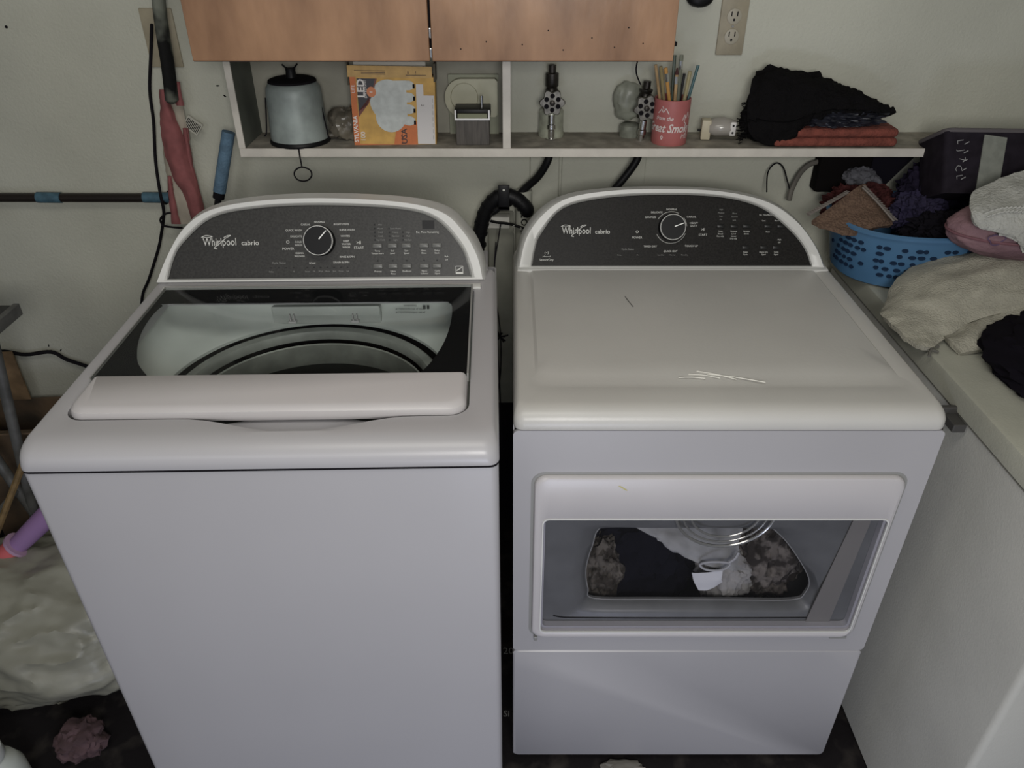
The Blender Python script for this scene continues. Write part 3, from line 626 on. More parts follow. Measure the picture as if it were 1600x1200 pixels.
flat('bulb_caps', [[(.735, .84-.175*i), (.76, .84-.175*i), (.76, .90-.175*i), (.735, .90-.175*i)] for i in range(4)], BLKM, .0008)
flat('badge', [cir(.245, .78, .055, .075)], mat('box_badge', (.6, .2, .08), .5), .0009)
bm = NB()
text(bm, 'LED', .023, .128*bw, .83*bh, FB, .0011, rot=PI/2, bold=.0006); text(bm, 'DAYLIGHT', .0080, .178*bw, .82*bh, FB, .0011, rot=PI/2)
text(bm, 'SYLVANIA', .013, .034*bw, .24*bh, FB, .0007, rot=PI/2, bold=.0003); text(bm, '100', .015, .115*bw, .13*bh, FB, .0011, rot=PI/2)
text(bm, '8', .009, .245*bw, .78*bh, FB, .0013, rot=PI/2); text(bm, 'LIFE', .010, .034*bw, .82*bh, FB, .0007, rot=PI/2)
obj('white_print', bm, mat('box_ink_white', (.75, .72, .70), .6), LB)
bm = NB(); text(bm, 'USA', .019, .615*bw, .14*bh, FB, .0008, rot=PI/2, bold=.0004)
for y in (.20, .19): pass
prism(bm, [(.585*bw, .04*bh), (.590*bw, .04*bh), (.590*bw, .25*bh), (.585*bw, .25*bh)], FB, 0, .0008)
for x0, x1, y in ((.06, .42, 1.075), (.14, .42, 1.05), (.14, .42, 1.03), (.66, .90, 1.02)): prism(bm, [(x0*bw, y*bh), (x1*bw, y*bh), (x1*bw, (y+.008)*bh), (x0*bw, (y+.008)*bh)], FB, .001, .0022)
text(bm, 'ii', .010, .69*bw, 1.06*bh, FB, .0022); text(bm, '!', .010, .78*bw, 1.055*bh, FB, .0022)
for i in range(7): prism(bm, [((.965)*bw, (.1+i*.09)*bh), ((.968)*bw, (.1+i*.09)*bh), ((.968)*bw, (.16+i*.09)*bh), ((.965)*bw, (.16+i*.09)*bh)], FB, 0, .0008)
text(bm, 'E', .010, .85*bw, .60*bh, FB, .0008, rot=PI/2)
obj('dark_print', bm, mat('box_ink_dark', (.05, .03, .03), .6), LB)

# pale plastic case and the dark block in front of it
PC = thing('plastic_case', 'pale beige plastic case with a round end behind the dark block', 'case', (0, 0, 0))
FC = frame((0, .852, 0), (1, 0, 0), (0, 0, 1))
cream = mat('pale_cream_plastic', (.42, .41, .30), .45, var=.06, vs=20)
bm = NB(); prism(bm, [(-.150, 1.256), (-.032, 1.256), (-.032, 1.392), (-.150, 1.392)], FC, 0, .010); obj('back_plate', bm, mat('pale_green_grey', (.27, .28, .21), .6, var=.1, vs=20), PC)
bm = NB(); q = [(-.040, 1.300), (-.034, 1.306), (-.034, 1.380), (-.040, 1.386)]+[(-.118+.040*math.cos(R(a)), 1.343+.043*math.sin(R(a))) for a in range(90, 271, 12)]; prism(bm, q, FC, .010, .030); obj('cover', bm, cream, PC)
bm = NB(); tube(bm, [(-.112+.032*math.cos(R(a)), .852-.0302, 1.345+.032*math.sin(R(a))) for a in range(0, 360, 12)], .0009, 5, True); obj('moulded_ring', bm, mat('cream_shadow', (.30, .29, .2), .5), PC)
BK = thing('block_box', 'dark grey-brown box with a white bracket and chrome pin, by the shelf divider', 'box', (-.0905, .765, Z0))
bm = NB(); box(bm, -.0385, .0385, -.022, .022, 0, .058, .0015); obj('body', bm, mat('dark_taupe', (.070, .062, .055), .6, var=.25, vs=60, sc=(3, 1, .3)), BK)
bm = NB(); box(bm, -.041, .041, -.012, .045, .059, .078, .002); obj('top_block', bm, BLK, BK, True)
bm = NB(); box(bm, -.034, .034, -.0225, -.0145, .060, .0705, .001); obj('inset_strip', bm, mat('olive_strip', (.20, .21, .13), .5), BK)
bm = NB(); box(bm, -.040, .040, -.0245, -.0215, .057, .0605); box(bm, -.040, -.0365, -.0245, -.0215, .0605, .079); box(bm, .0365, .040, -.0245, -.0215, .0605, .079); obj('bracket', bm, mat('bright_white', (.85, .85, .85), .4), BK)
bm = NB(); lathe(bm, [(0, .078), (.0033, .078), (.0033, .103), (0, .104)], 12, (.021, .012, 0)); obj('pin', bm, CHR, BK, True)

# ------------------------------------------------------------ valves
DM = mat('dark_old_metal', (.045, .04, .035), .4, .7, var=.4, vs=60); ZINC = mat('worn_zinc_handle', (.17, .16, .14), .4, .55, var=.3, vs=70)
def valve(x, y, zc, tilt, label, jar, sc=1.0, pipe_top=.075):
    v = thing('hose_valve', label, 'valve', (x, y, zc), 0)
    bm = NB(); lathe(bm, [(0, -.03), (.013, -.03), (.013, .0), (.016, .006), (.016, .018), (.013, .026), (.0155, .030), (.0155, pipe_top-.018), (.009, pipe_top-.016), (.009, pipe_top), (0, pipe_top)], 12, (0, .022, 0)); 
    tube(bm, [(0, .022, 0), (0, -.004, 0)], .011, 10); tube(bm, [(0, .02, .02), (0, WY-y-.002, .02)], .010, 10); obj('valve_body', bm, DM, v, True)
    F = frame((0, -.012, 0), (math.cos(tilt), 0, math.sin(tilt)), (-math.sin(tilt), 0, math.cos(tilt)))
    bm = NB(); n = 72; Ro = [(.0268+.0038*math.cos(6*2*PI*k/n)) for k in range(n)]
    def rg(s, d): return [F @ Vector((Ro[k]*s*math.cos(2*PI*k/n), Ro[k]*s*math.sin(2*PI*k/n), d)) for k in range(n)]
    loft(bm, [rg(.94, 0), rg(1, .002), rg(1, .005), rg(.93, .008)], True, True); h = obj('handle', bm, ZINC, v, True)
    bm = NB()
    for k in range(6):
        a = R(30+60*k); lathe(bm, [(0, 0), (.0055, 0), (.0055, .0006), (0, .0006)], 12, M=F @ Matrix.Translation((.0155*math.cos(a), .0155*math.sin(a), .0080)))
    obj('handle_holes', bm, BLKM, h)
    bm = NB(); lathe(bm, [(0, .007), (.0065, .008), (.0065, .012), (.005, .013), (0, .013)], 8, M=F); obj('screw', bm, DM, h, True)
    bm = NB(); lathe(bm, [(0, -.030), (.0085, -.030), (.0085, -.050), (.0105, -.052), (.0105, -.062), (.008, -.064), (.008, -.0815), (.014, -.083), (.014, -.0850), (0, -.0850)], 14, (0, -.004, 0)); obj('spout', bm, CHR, v, True)
    return v
valve(.093, .800, Z0+.086, 0, 'laundry valve with round lobed handle standing alone in the open shelf bay', 0)
valve(.310, .790, Z0+.086-.010, R(14), 'laundry valve with lobed handle beside the pink tumbler', 1, pipe_top=.052).rotation_euler = (0, R(4), 0)
bm = NB(); lathe(bm, [(0, 0), (.030, 0), (.031, .006), (.029, .02), (.029, .058), (.024, .064), (0, .064)], 28, (.094, .827, Z0)); prop(obj('small_jar', bm, mat('pale_clear_plastic', (.33, .34, .27), .25, var=.15, vs=50), None, True), 'pale translucent jar behind the lone valve', 'jar')
bm = NB(); lathe(bm, [(0, 0), (.024, 0), (.025, .004), (.024, .026), (.018, .03), (0, .03)], 24, (.283, .825, Z0)); prop(obj('glass_tumbler', bm, mat('dusty_clear', (.22, .23, .19), .3, var=.2, vs=50), None, True), 'small dusty glass behind the valve beside the pink tumbler', 'glass')
plain('plastic_bag_scrap', lambda b: lump(b, (.277, .838, 1.335), (.038, .018, .042), .18, .9, 4, None, 4, .05, ymax=.858), mat('grey_film', (.26, .27, .22), .4, var=.2, vs=20), 'grey translucent plastic wrap on the wall behind the right valve', 'plastic wrap')
bm = NB(); tube(bm, [(.296, .80, 1.378), (.285, .80, 1.400), (.283, .80, 1.420), (.292, .81, 1.455), (.294, .82, 1.473)], .0018, 6, sm=5); prop(obj('thin_cable', bm, BLKM, None, True), 'thin black cable rising from the right valve to the cabinet', 'cable')

# ------------------------------------------------------------ tumbler with brushes
TX, TY = .368, .770
T = thing('tumbler', 'pink-red souvenir tumbler with white Great Smoky lettering holding brushes', 'cup', (TX, TY, Z0))
bm = NB(); lathe(bm, [(0, 0), (.0395, 0), (.041, .003), (.0415, .100), (.0405, .101), (.0385, .100), (.0385, .006), (0, .006)], 48); obj('cup_body', bm, RED, T, True)
bend = lambda p: Vector((.0419*math.sin(p.x/.0419), -.0419*math.cos(p.x/.0419), p.y))
bm = NB(); I4 = Matrix.Identity(4)
text(bm, 'Great Smoky', .027, -.014, .040, I4, 0, shear=.35, bold=.0006, sx=.80, bend=bend)
text(bm, 'from the', .012, -.024, .062, I4, 0, shear=.35, bold=.0002, bend=bend)
text(bm, 'Mts', .015, .030, .022, I4, 0, shear=.3, bend=bend)
def stroke(pts, w=.0010):
    for a, b in zip(pts, pts[1:]):
        a = Vector(a); b = Vector(b); d = (b-a).normalized(); n = Vector((-d.y, d.x))*w
        bm.faces.new([bm.verts.new(bend(Vector((q.x, q.y, 0)))) for q in (a-n, b-n, b+n, a+n)])
stroke([(-.040, .072), (-.032, .082), (-.027, .075), (-.021, .084), (-.013, .072)]); stroke([(-.030, .088), (-.026, .082)])
stroke([(.020, .058), (.026, .070), (.031, .062), (.036, .075), (.042, .060)]); stroke([(.028, .068), (.026, .054), (.032, .050)])
stroke([(-.028, .020), (-.0255, .024), (-.023, .020), (-.0255, .015), (-.028, .020)], .001)
obj('white_print', bm, mat('tumbler_ink', (.62, .55, .53), .6), T)
wood = mat('bare_wood_stick', (.36, .24, .12), .6, var=.2, vs=40); wood2 = mat('yellow_pencil', (.50, .26, .07), .5); wood3 = mat('olive_stick', (.24, .19, .09), .6)
BR = [  # base dx, dy; top dx, dy, height; material, radius, label, bristle?
    (-.010, .000, -.046, .006, .170, wood, .0032, 'leftmost bare wooden brush handle in the pink tumbler', 0),
    (-.004, -.008, -.036, -.004, .168, wood3, .0036, 'olive wooden handle second from left in the tumbler', 0),
    (.010, -.012, -.026, -.010, .166, wood2, .0038, 'orange-yellow pencil leaning left in the tumbler', 2),
    (-.012, .012, -.028, .016, .158, mat('cream_stick', (.50, .45, .34), .6), .0048, 'thick cream handle behind the orange pencil', 0),
    (.004, .008, -.004, .014, .188, mat('dark_green_stick', (.06, .08, .06), .4), .0036, 'tall dark green brush handle in the middle of the tumbler', 0),
    (.006, -.010, .000, -.012, .152, wood, .0036, 'short wooden brush with dark red bristles at the tumbler front', 1),
    (.014, .000, .010, .006, .190, mat('grey_brush', (.20, .21, .16), .35, .3), .0042, 'tallest grey-green brush with a metal ferrule in the tumbler', 2),
    (.012, .010, .022, .012, .150, BLK, .0030, 'short black handle right of centre in the tumbler', 0),
    (.016, -.010, .030, -.008, .158, mat('pale_olive', (.30, .26, .14), .6), .0042, 'pale olive wooden handle near the right of the tumbler', 0),
    (.020, .004, .050, .008, .168, mat('teal_stick', (.03, .09, .10), .4), .0034, 'teal pen rightmost in the pink tumbler', 0)]
for i, (ax, ay, tx, ty, h, m, r, lab, br) in enumerate(BR):
    o = thing('paint_brush' if br else 'brush_handle', lab, 'brush', (TX, TY, Z0))
    a = Vector((ax, ay, .0075)); b = Vector((tx, ty, h-.0)); 
    bm = NB(); tube(bm, [a, a.lerp(b, .5), b], lambda t, r=r: r*(.9+.2*t), 8); obj('handle', bm, m, o, True)
    d = (b-a).normalized()
    if br == 1:
        bm = NB(); tube(bm, [b-d*.02, b-d*.004], r*1.25, 8); obj('ferrule', bm, CHR, o, True)
        bm = NB(); tube(bm, [b, b+d*.006, b+d*.014], lambda t, r=r: r*(1.3-t*.8), 8); obj('bristles', bm, mat('dark_red_bristles', (.06, .02, .02), .9), o, True)
    if br == 2:
        bm = NB(); tube(bm, [b-d*.030, b-d*.012], r*1.2, 8); obj('ferrule', bm, CHR, o, True)

# ------------------------------------------------------------ night light
NL = thing('night_light', 'small clear night light with beige base lying right of the tumbler', 'night light', (.448, .800, Z0), R(-8))
bm = NB(); box(bm, 0, .022, -.016, .016, .001, .046, .003); obj('base', bm, mat('beige_plastic', (.50, .45, .33), .5), NL, True)
bm = NB(); tube(bm, [(.018, 0, .027), (.03, 0, .028), (.05, 0, .030), (.07, 0, .028), (.080, 0, .028)], lambda t: .019+.008*math.sin(PI*min(1, t*1.1)), 18, flat=.8); obj('clear_dome', bm, mat('hazy_dome', (.33, .31, .28), .2), NL, True)
bm = NB(); box(bm, .064, .078, -.024, -.018, .014, .046, .003); p = obj('white_plate', bm, mat('white_cap', (.62, .6, .58), .5), NL, True)
bm = NB()
for z in (.022, .038): lathe(bm, [(0, 0), (.0026, 0), (.0026, .0008), (0, .0008)], 10, M=frame((.071, -.0245, z), (1, 0, 0), (0, 0, 1)))
obj('prong_holes', bm, BLK, p)
bm = NB(); box(bm, -.008, .001, -.004, .004, .018, .022); obj('prong', bm, BLK, NL)

# ------------------------------------------------------------ hat and folded cloths on shelf
plain('red_towel', lambda b: (lambda q: None)([box(b, .60, .885, .720+i*.004, .835, Z0+.001+i*.020, Z0+.0215+i*.020, .0095, 4) for i in range(2)]), mat('brick_red_towel', (.18, .048, .034), .95, var=.2, vs=50, bump=1, bs=160), 'folded brick-red towel under the black fur on the shelf', 'towel')
plain('navy_cloth', lambda b: lump(b, (.735, .765, Z0+.060), (.115, .045, .024), .16, 2.6, 8, Z0+.042, 5, .14), mat('blue_black_satin', (.018, .019, .028), .35, var=.4, vs=40), 'shiny dark navy cloth lying on the red towel', 'cloth')
def hat(b):
    net(b, [[(.545, .74, 1.285), (.580, .735, 1.262), (.63, .73, 1.262), (.66, .73, 1.300), (.72, .735, 1.322), (.80, .74, 1.320), (.865, .76, 1.318)],
            [(.535, .745, 1.330), (.575, .728, 1.325), (.63, .722, 1.325), (.68, .725, 1.338), (.74, .735, 1.345), (.80, .742, 1.345), (.870, .765, 1.328)],
            [(.545, .78, 1.380), (.58, .765, 1.392), (.64, .76, 1.394), (.70, .76, 1.385), (.76, .765, 1.370), (.81, .77, 1.355), (.862, .785, 1.332)],
            [(.565, .82, 1.392), (.60, .82, 1.398), (.66, .82, 1.394), (.70, .82, 1.385), (.76, .82, 1.365), (.80, .82, 1.350), (.85, .825, 1.325)],
            [(.55, .845, 1.275), (.60, .845, 1.275), (.66, .845, 1.30), (.70, .845, 1.305), (.76, .845, 1.305), (.80, .845, 1.305), (.84, .84, 1.310)]], 9, .006, 34, 3, .008)
    lump(b, (.590, .775, 1.308), (.055, .045, .052), .14, 3.2, 21, Z0, 5, .08)
    for k in range(70):
        a = random.uniform(0, 1); x = .532+.02*random.random(); z = 1.262+a*.085
        p = Vector((x, .745+random.random()*.03, z)); tube(b, [p, p+Vector((-.006-.008*random.random(), -.004, .004*random.uniform(-1, 1)))], .0012, 4)
    tube(b, [(.84, .775, 1.322), (.865, .77, 1.322), (.880, .768, 1.330)], .009, 8, sm=3)
plain('fur_hat', hat, mat('black_fur', (.0065, .006, .0065), 1, bump=1.2, bs=140, spec=.1), 'black furry cloth slumped over the red towel on the shelf', 'fur cloth')

# ------------------------------------------------------------ outlets
def outlet(x, zc, label, w=.068, h=.160, tilt=0, full=True):
    o = thing('wall_outlet', label, 'outlet', (x, WY, zc), 0); o.rotation_euler = (0, tilt, 0)
    bm = NB(); box(bm, -w/2, w/2, -.007, -.0006, -h/2, h/2, .0025); obj('cover_plate', bm, mat('tan_plate', (.30, .265, .19), .55, var=.1, vs=30), o, True)
    if full:
        for z in (.002, -.040):
            bm = NB(); lathe(bm, [(0, 0), (.0165, 0), (.0165, .0022), (.0150, .003), (0, .003)], 24, M=frame((0, -.0068, z), (1, 0, 0), (0, 0, 1))); s = obj('receptacle', bm, mat('tan_receptacle', (.36, .33, .26), .5), o, True)
            bm = NB()
            for dx in (-.0065, .0065): box(bm, dx-.0012, dx+.0012, -.0103, -.0096, z+.0005, z+.0105)
            lathe(bm, [(0, 0), (.0027, 0), (.0027, .0006), (0, .0006)], 10, M=frame((0, -.0097, z-.007), (1, 0, 0), (0, 0, 1))); obj('slots', bm, BLKM, s)
        bm = NB(); lathe(bm, [(0, 0), (.003, 0), (.0025, .001), (0, .001)], 10, M=frame((0, -.007, -.019), (1, 0, 0), (0, 0, 1))); obj('screw', bm, TRIMG, o)
    return o
outlet(.503, 1.512, 'tan double outlet on the wall above the right end of the shelf', .062)
outlet(-.806, 1.468, 'tan outlet plate half hidden behind the furled flag', .075, .125, 0, False)
plain('plug_adapter', lambda b: lump(b, (.42, .845, 1.552), (.030, .014, .02), .1, 1, 1, None, 3, .02, ymax=.859), BLK, 'black plug at the top edge left of the right outlet', 'plug')

# ------------------------------------------------------------ left wall objects
def at(px, py, y):
    u = (px-800)/1190; v = (600-py)/1190; c, s = math.cos(PITCH), math.sin(PITCH)
    d = Vector((u, c+v*s, -s+v*c)); return CAM+d*((y-CAM.y)/d.y)
FL = thing('furled_flag', 'furled red and white flag in a dark mottled sleeve hanging on the wall', 'flag', (0, 0, 0))
bm = NB(); tube(bm, [at(247, -60, .80), at(248, 0, .80), at(254, 50, .80), at(262, 100, .80), at(268, 150, .80), at(270, 162, .80)], lambda t: .0185+.002*t if t < .85 else .0202-(t-.85)*.10, 14, sm=4, flat=.7)
obj('dark_sleeve', bm, mat('dark_mottled_sleeve', (.012, .012, .012), .8, col2=(.17, .18, .15), vs=11, thr=(.44, .60), bump=.5, bs=80), FL, True)
redm = mat('faded_red', (.24, .080, .080), .85, var=.15, vs=30); whm = mat('faded_cream', (.36, .32, .26), .85, var=.1, vs=30)
def fold(name, lv, m, y, bul):
    b = NB(); net(b, [[at(l, q, y), at(l*.75+r_*.25, q, y-bul), at(l*.3+r_*.7, q, y-bul), at(r_, q, y)] for q, l, r_ in lv], 6, .002, 30, 3, .004); obj(name, b, m, FL, True)
fold('white_fold', [(150, 262, 282), (180, 268, 288), (210, 274, 294), (240, 284, 297)], whm, .83, .006)
fold('white_fold', [(225, 255, 268), (255, 258, 280), (290, 262, 292), (320, 266, 304), (350, 272, 312)], whm, .832, .010)
fold('red_fold', [(128, 270, 281), (150, 272, 284), (165, 276, 287)], redm, .815, .005)
fold('red_fold', [(200, 285, 292), (230, 288, 297), (260, 293, 302), (295, 300, 312), (345, 306, 322)], redm, .828, .008)
fold('red_fold', [(140, 249, 259), (165, 250, 267), (190, 251, 277), (220, 254, 288), (250, 261, 294), (280, 272, 304), (310, 290, 314), (345, 300, 320)], redm, .818, .014)
fold('red_fold', [(275, 262, 266), (300, 264, 271), (325, 266, 276), (350, 268, 282)], redm, .818, .005)
p = at(301, 196, .83); FG = frame(p, (math.cos(R(-38)), 0, math.sin(R(-38))), (math.sin(R(38)), 0, math.cos(R(38))))
bm = NB(); box(bm, -.019, .019, -.016, .016, -.0005, .0005, M=FG); tg = obj('paper_tag', bm, mat('tag_paper', (.42, .41, .35), .8), FL)
bm = NB()
for k in range(10): box(bm, -.016+k*.0034, -.0143+k*.0034, -.012, .011, .0006, .0009, M=FG)
obj('barcode_lines', bm, BLKM, tg)
# blue-grip pole
GP = thing('grip_pole', 'dark pole with blue foam grip standing behind the washer', 'pole', (0, 0, 0))
a = at(357, 206, .76); b = at(341, 312, .745); d = (b-a).normalized(); foot = a+d*((a.z-.003)/-d.z)
foot = Vector((b.x-.02, .80, .003))
bm = NB(); tube(bm, [a, a.lerp(b, .08), a.lerp(b, .5), b.lerp(a, .12)], .0150, 14, sm=3); obj('foam_grip', bm, mat('slate_blue_foam', (.085, .15, .22), .8, var=.15, vs=60, bump=.6, bs=200), GP, True)
bm = NB(); tube(bm, [b.lerp(a, .15), b+d*.05, foot], .0085, 10); obj('shaft', bm, BLK, GP, True)
bm = NB(); tube(bm, [b.lerp(a, .13), b.lerp(a, .02)], .0135, 12); obj('collar', bm, BLKM, GP, True)
# horizontal pole on wall
HP = thing('wall_pole', 'long dark pole with blue tape bands lying level against the left wall', 'pole', (0, 0, 0))
bm = NB(); tube(bm, [(-1.9, .835, 1.100), (-.86, .838, 1.097)], .0115, 14); obj('tube', bm, mat('dark_pole', (.022, .017, .015), .35, .3), HP, True)
for x0, x1 in ((-1.205, -1.145), (-.935, -.868)):
    bm = NB(); tube(bm, [(x0, .8365, 1.099), (x1, .8370, 1.098)], .0135, 14); obj('tape_band', bm, mat('blue_tape', (.05, .11, .15), .6, var=.2, vs=60), HP, True)['label'] = 'faded blue tape band'
for x in (-1.6, -.88):
    bm = NB(); tube(bm, [(x, .859, 1.108), (x, .835, 1.084), (x, .818, 1.094)], .003, 6, sm=3); obj('hook', bm, BLK, HP, True)
# cables
def cable(name, pts, r, label, cat='cable', m=BLKM, sm=6):
    bm = NB(); tube(bm, pts, r, 7, sm=sm); return prop(obj(name, bm, m, None, True), label, cat)
cable('power_cord', [at(237, 38, .835), at(236, 80, .85), at(234, 140, .85), at(240, 190, .85), at(243, 250, .85), at(250, 300, .815), at(256, 332, .816), at(252, 365, .85), at(247, 390, .85), at(233, 435, .85), at(222, 465, .85), at(221, 520, .85)], .0038, 'black cord hanging down the wall from the left outlet')
cable('cord_loop', [at(285, 334, .835), at(262, 333, .815), at(251, 342, .815), at(255, 352, .815), at(270, 355, .82), at(285, 356, .835)], .0026, 'small loop of black cord beside the level pole end')
cable('floor_cord', [at(-60, 556, .83), at(0, 549, .845), at(40, 554, .845), at(80, 550, .845), at(105, 562, .845), at(140, 574, .845), at(200, 600, .845)], .0055, 'thick black cord low on the left wall')
bm = NB(); lathe(bm, [(0, 0), (.0035, 0), (.003, .002), (0, .002)], 8, M=frame(at(10, 42, WY-.0005), (1, 0, 0), (0, 0, 1))); prop(obj('nail_head', bm, BLKM), 'black nail head high on the left wall', 'nail')

for i, (px, py) in enumerate(((340, 134), (351, 150), (374, 178), (76, 540), (95, 547))):
    bm = NB(); bmesh.ops.create_icosphere(bm, subdivisions=1, radius=.0028, matrix=Matrix.Translation(at(px, py, WY-.0006)) @ Matrix.Rotation(.6*i, 4, 'Y') @ Matrix.Diagonal((1.8, .35, .7, 1)))
    prop(obj('wall_fleck', bm, BLKM), ('upper of two dark flecks on the wall left of the shelf', 'lower of two dark flecks on the wall left of the shelf', 'dark fleck on the wall right beside the shelf end', 'left dark fleck on the wall above the low cord', 'right dark fleck on the wall above the low cord')[i], 'fleck', 'dark flecks on the wall')

# ------------------------------------------------------------ between machines
bm = NB(); box(bm, -.062, .004, .835, .8395, .47, 1.062, .002); bd_ = prop(obj('wall_board', bm, mat('greenish_board', (.20, .20, .165), .8, var=.15, vs=12)), 'grey-green board standing on the wall between the machines', 'board')
PV = thing('vent_pipe', 'white pipe with handwritten letters behind the left edge of the dryer', 'pipe', (.030, .826, 0))
bm = NB(); lathe(bm, [(0, .002), (.021, .002), (.021, 1.12), (.018, 1.122), (0, 1.122)], 24); obj('pipe', bm, mat('pipe_white', (.36, .36, .31), .5), PV, True)
bm = NB(); bend2 = lambda p: Vector((.0213*math.sin(p.x/.0213), -.0213*math.cos(p.x/.0213), p.y)); text(bm, 'PHOP 4', .024, .002, 1.045, I4, 0, rot=PI/2, bold=.0005, bend=bend2); obj('marker_lettering', bm, BLKM, PV)
SB = thing('strap_bracket', 'white box end with a black perforated strap between the machines', 'bracket', (0, 0, 0))
bm = NB(); box(bm, -.062, -.006, .800, .834, 1.030, 1.060, .002); obj('white_block', bm, mat('white_block', (.45, .44, .40), .6), SB, True)
bm = NB(); tube(bm, [(-.055, .796, 1.052), (-.035, .795, 1.048), (-.015, .795, 1.046), (.006, .797, 1.040), (.030, .797, 1.032), (.050, .80, 1.030)], .0085, 8, sm=4, flat=.3); st = obj('strap', bm, BLK, SB, True)
bm = NB()
for x, z in ((-.020, 1.046), (.004, 1.040), (.022, 1.034)): lathe(bm, [(0, 0), (.0026, 0), (.0026, .001), (0, .001)], 8, M=frame((x, .7905, z), (1, 0, 0), (0, 0, 1)))
obj('strap_holes', bm, mat('pale_dot', (.5, .5, .45), .6), st)
DH = thing('drain_hose', 'thick black drain hose arching over between washer and dryer', 'hose', (0, 0, 0))
bm = NB(); tube(bm, [(-.095, .80, .60), (-.090, .80, .95), (-.080, .80, 1.030), (-.062, .795, 1.085), (-.030, .79, 1.118), (.005, .79, 1.115), (.034, .79, 1.090), (.038, .80, 1.075)], .0178, 14, sm=6); obj('hose', bm, BLK, DH, True)
bm = NB()
P = crom([(-.088, .80, .96), (-.080, .80, 1.030), (-.062, .795, 1.085), (-.030, .79, 1.118), (.005, .79, 1.115), (.030, .79, 1.092)], 5)
for a, b in zip(P[::2], P[1::2]): tube(bm, [a, a.lerp(b, .5)], .0194, 12)
obj('hose_ribs', bm, BLK, DH, True)
bm = NB(); box(bm, -.034, -.006, .768, .775, 1.090, 1.152, .002); box(bm, -.034, -.006, .768, .79, 1.088, 1.10, .002); t_ = obj('hook_clamp', bm, BLK, DH, True)
bm = NB(); lathe(bm, [(0, 0), (.0028, 0), (.0028, .001), (0, .001)], 10, M=frame((-.020, .7672, 1.141), (1, 0, 0), (0, 0, 1))); obj('clamp_hole', bm, mat('pale_dot2', (.6, .6, .55), .6), t_)
plain('supply_hose', lambda b: tube(b, [(.093, .790, 1.236), (.086, .79, 1.205), (.065, .80, 1.165), (.034, .815, 1.130), (.0, .819, 1.095), (-.040, .815, 1.075), (-.085, .82, 1.0), (-.11, .82, .6)], .0095, 12, sm=6), BLK, 'black supply hose running from under the lone valve down to the left', 'hose')
plain('supply_hose', lambda b: tube(b, [(.306, .790, 1.236), (.300, .79, 1.205), (.275, .79, 1.165), (.245, .79, 1.125), (.21, .79, 1.07), (.17, .79, .9)], .0095, 12, sm=6), BLK, 'black supply hose from the right valve down behind the dryer', 'hose')
cable('thin_wire', [(-.028, .79, 1.048), (-.036, .785, 1.00), (-.046, .78, .93), (-.044, .78, .85), (-.034, .775, .77), (-.030, .77, .70), (-.032, .76, .62), (-.040, .76, .55), (-.045, .76, .4)], .0016, 'thin black wire hanging from the strap between the machines')
cable('side_wire', [(-.038, .66, 1.05), (-.042, .60, .98), (-.036, .56, .85), (-.030, .54, .7), (-.026, .54, .5)], .0018, 'thin black wire close along the right side of the washer')
plain('wire_knot', lambda b: [tube(b, [(-.034+.016*math.cos(k*2.1), .765+.01*math.sin(k), .735+.016*math.sin(k*1.7)), (-.032, .764, .735), (-.030+.020*math.cos(k*1.3+1), .765, .735+.020*math.sin(k*2.3))], .0022, 5, sm=3) for k in range(6)], BLKM, 'tangled knot of black wire halfway down the gap', 'wire')
bm = NB(); F0 = frame((-.014, .314, .0012), (1, 0, 0), (0, 1, 0)); text(bm, '20', .030, .004, 0, F0, 0); prop(obj('chalk_writing', bm, mat('chalk', (.30, .30, .28), .9)), 'pale figures 20 written on the dark floor between the machines', 'writing')
bm = NB(); text(bm, 'Si', .024, .0, -.19, F0, 0); prop(obj('chalk_writing', bm, MATS['chalk']), 'pale scrawl on the floor nearest the front of the machine gap', 'writing')
plain('washer_foot_debris', lambda b: lump(b, (.26, -.02, .008), (.05, .018, .012), .3, 3, 2, .001, 3), mat('pale_scrap', (.16, .15, .13), .9), 'small pale scrap on the floor under the dryer', 'scrap')

# ------------------------------------------------------------ chest freezer
FZ = thing('chest_freezer', 'grey-white chest freezer at the right with laundry piled on its lid', 'freezer', (0, 0, 0))
FX = .835
bm = NB(); loft(bm, [rrect(FX, 1.65, -.257, .80, .012, z, 4, 6) for z in (.02, .022, .918, .925)], True, True); obj('body', bm, FRIZ, FZ, True)
bm = NB(); loft(bm, [rrect(FX-.008+g, 1.66-g, -.265+g, .80, .016, z, 4, 6) for z, g in ((.934, .004), (.937, 0), (.972, 0), (.979, .002), (.982, .008))], True, True); obj('lid', bm, FRIZT, FZ, True)
bm = NB(); loft(bm, [rrect(FX+.004, 1.64, -.250, .79, .012, z, 4, 6) for z in (.924, .935)], True, True); obj('lid_gasket', bm, mat('gasket_grey', (.11, .11, .09), .8), FZ, True)
bm = NB(); box(bm, .800, .832, .118, .128, .925, .945, .002); box(bm, .806, .830, .080, .118, .915, .932, .002); obj('side_bracket', bm, mat('bracket_dark', (.05, .048, .045), .6), FZ)
for x in (.88, 1.58):
    for y in (-.2, .72): bm = NB(); lathe(bm, [(0, 0), (.02, 0), (.02, .022), (0, .022)], 12, (x, y, 0)); obj('foot', bm, BLK, FZ)
ZL = .983
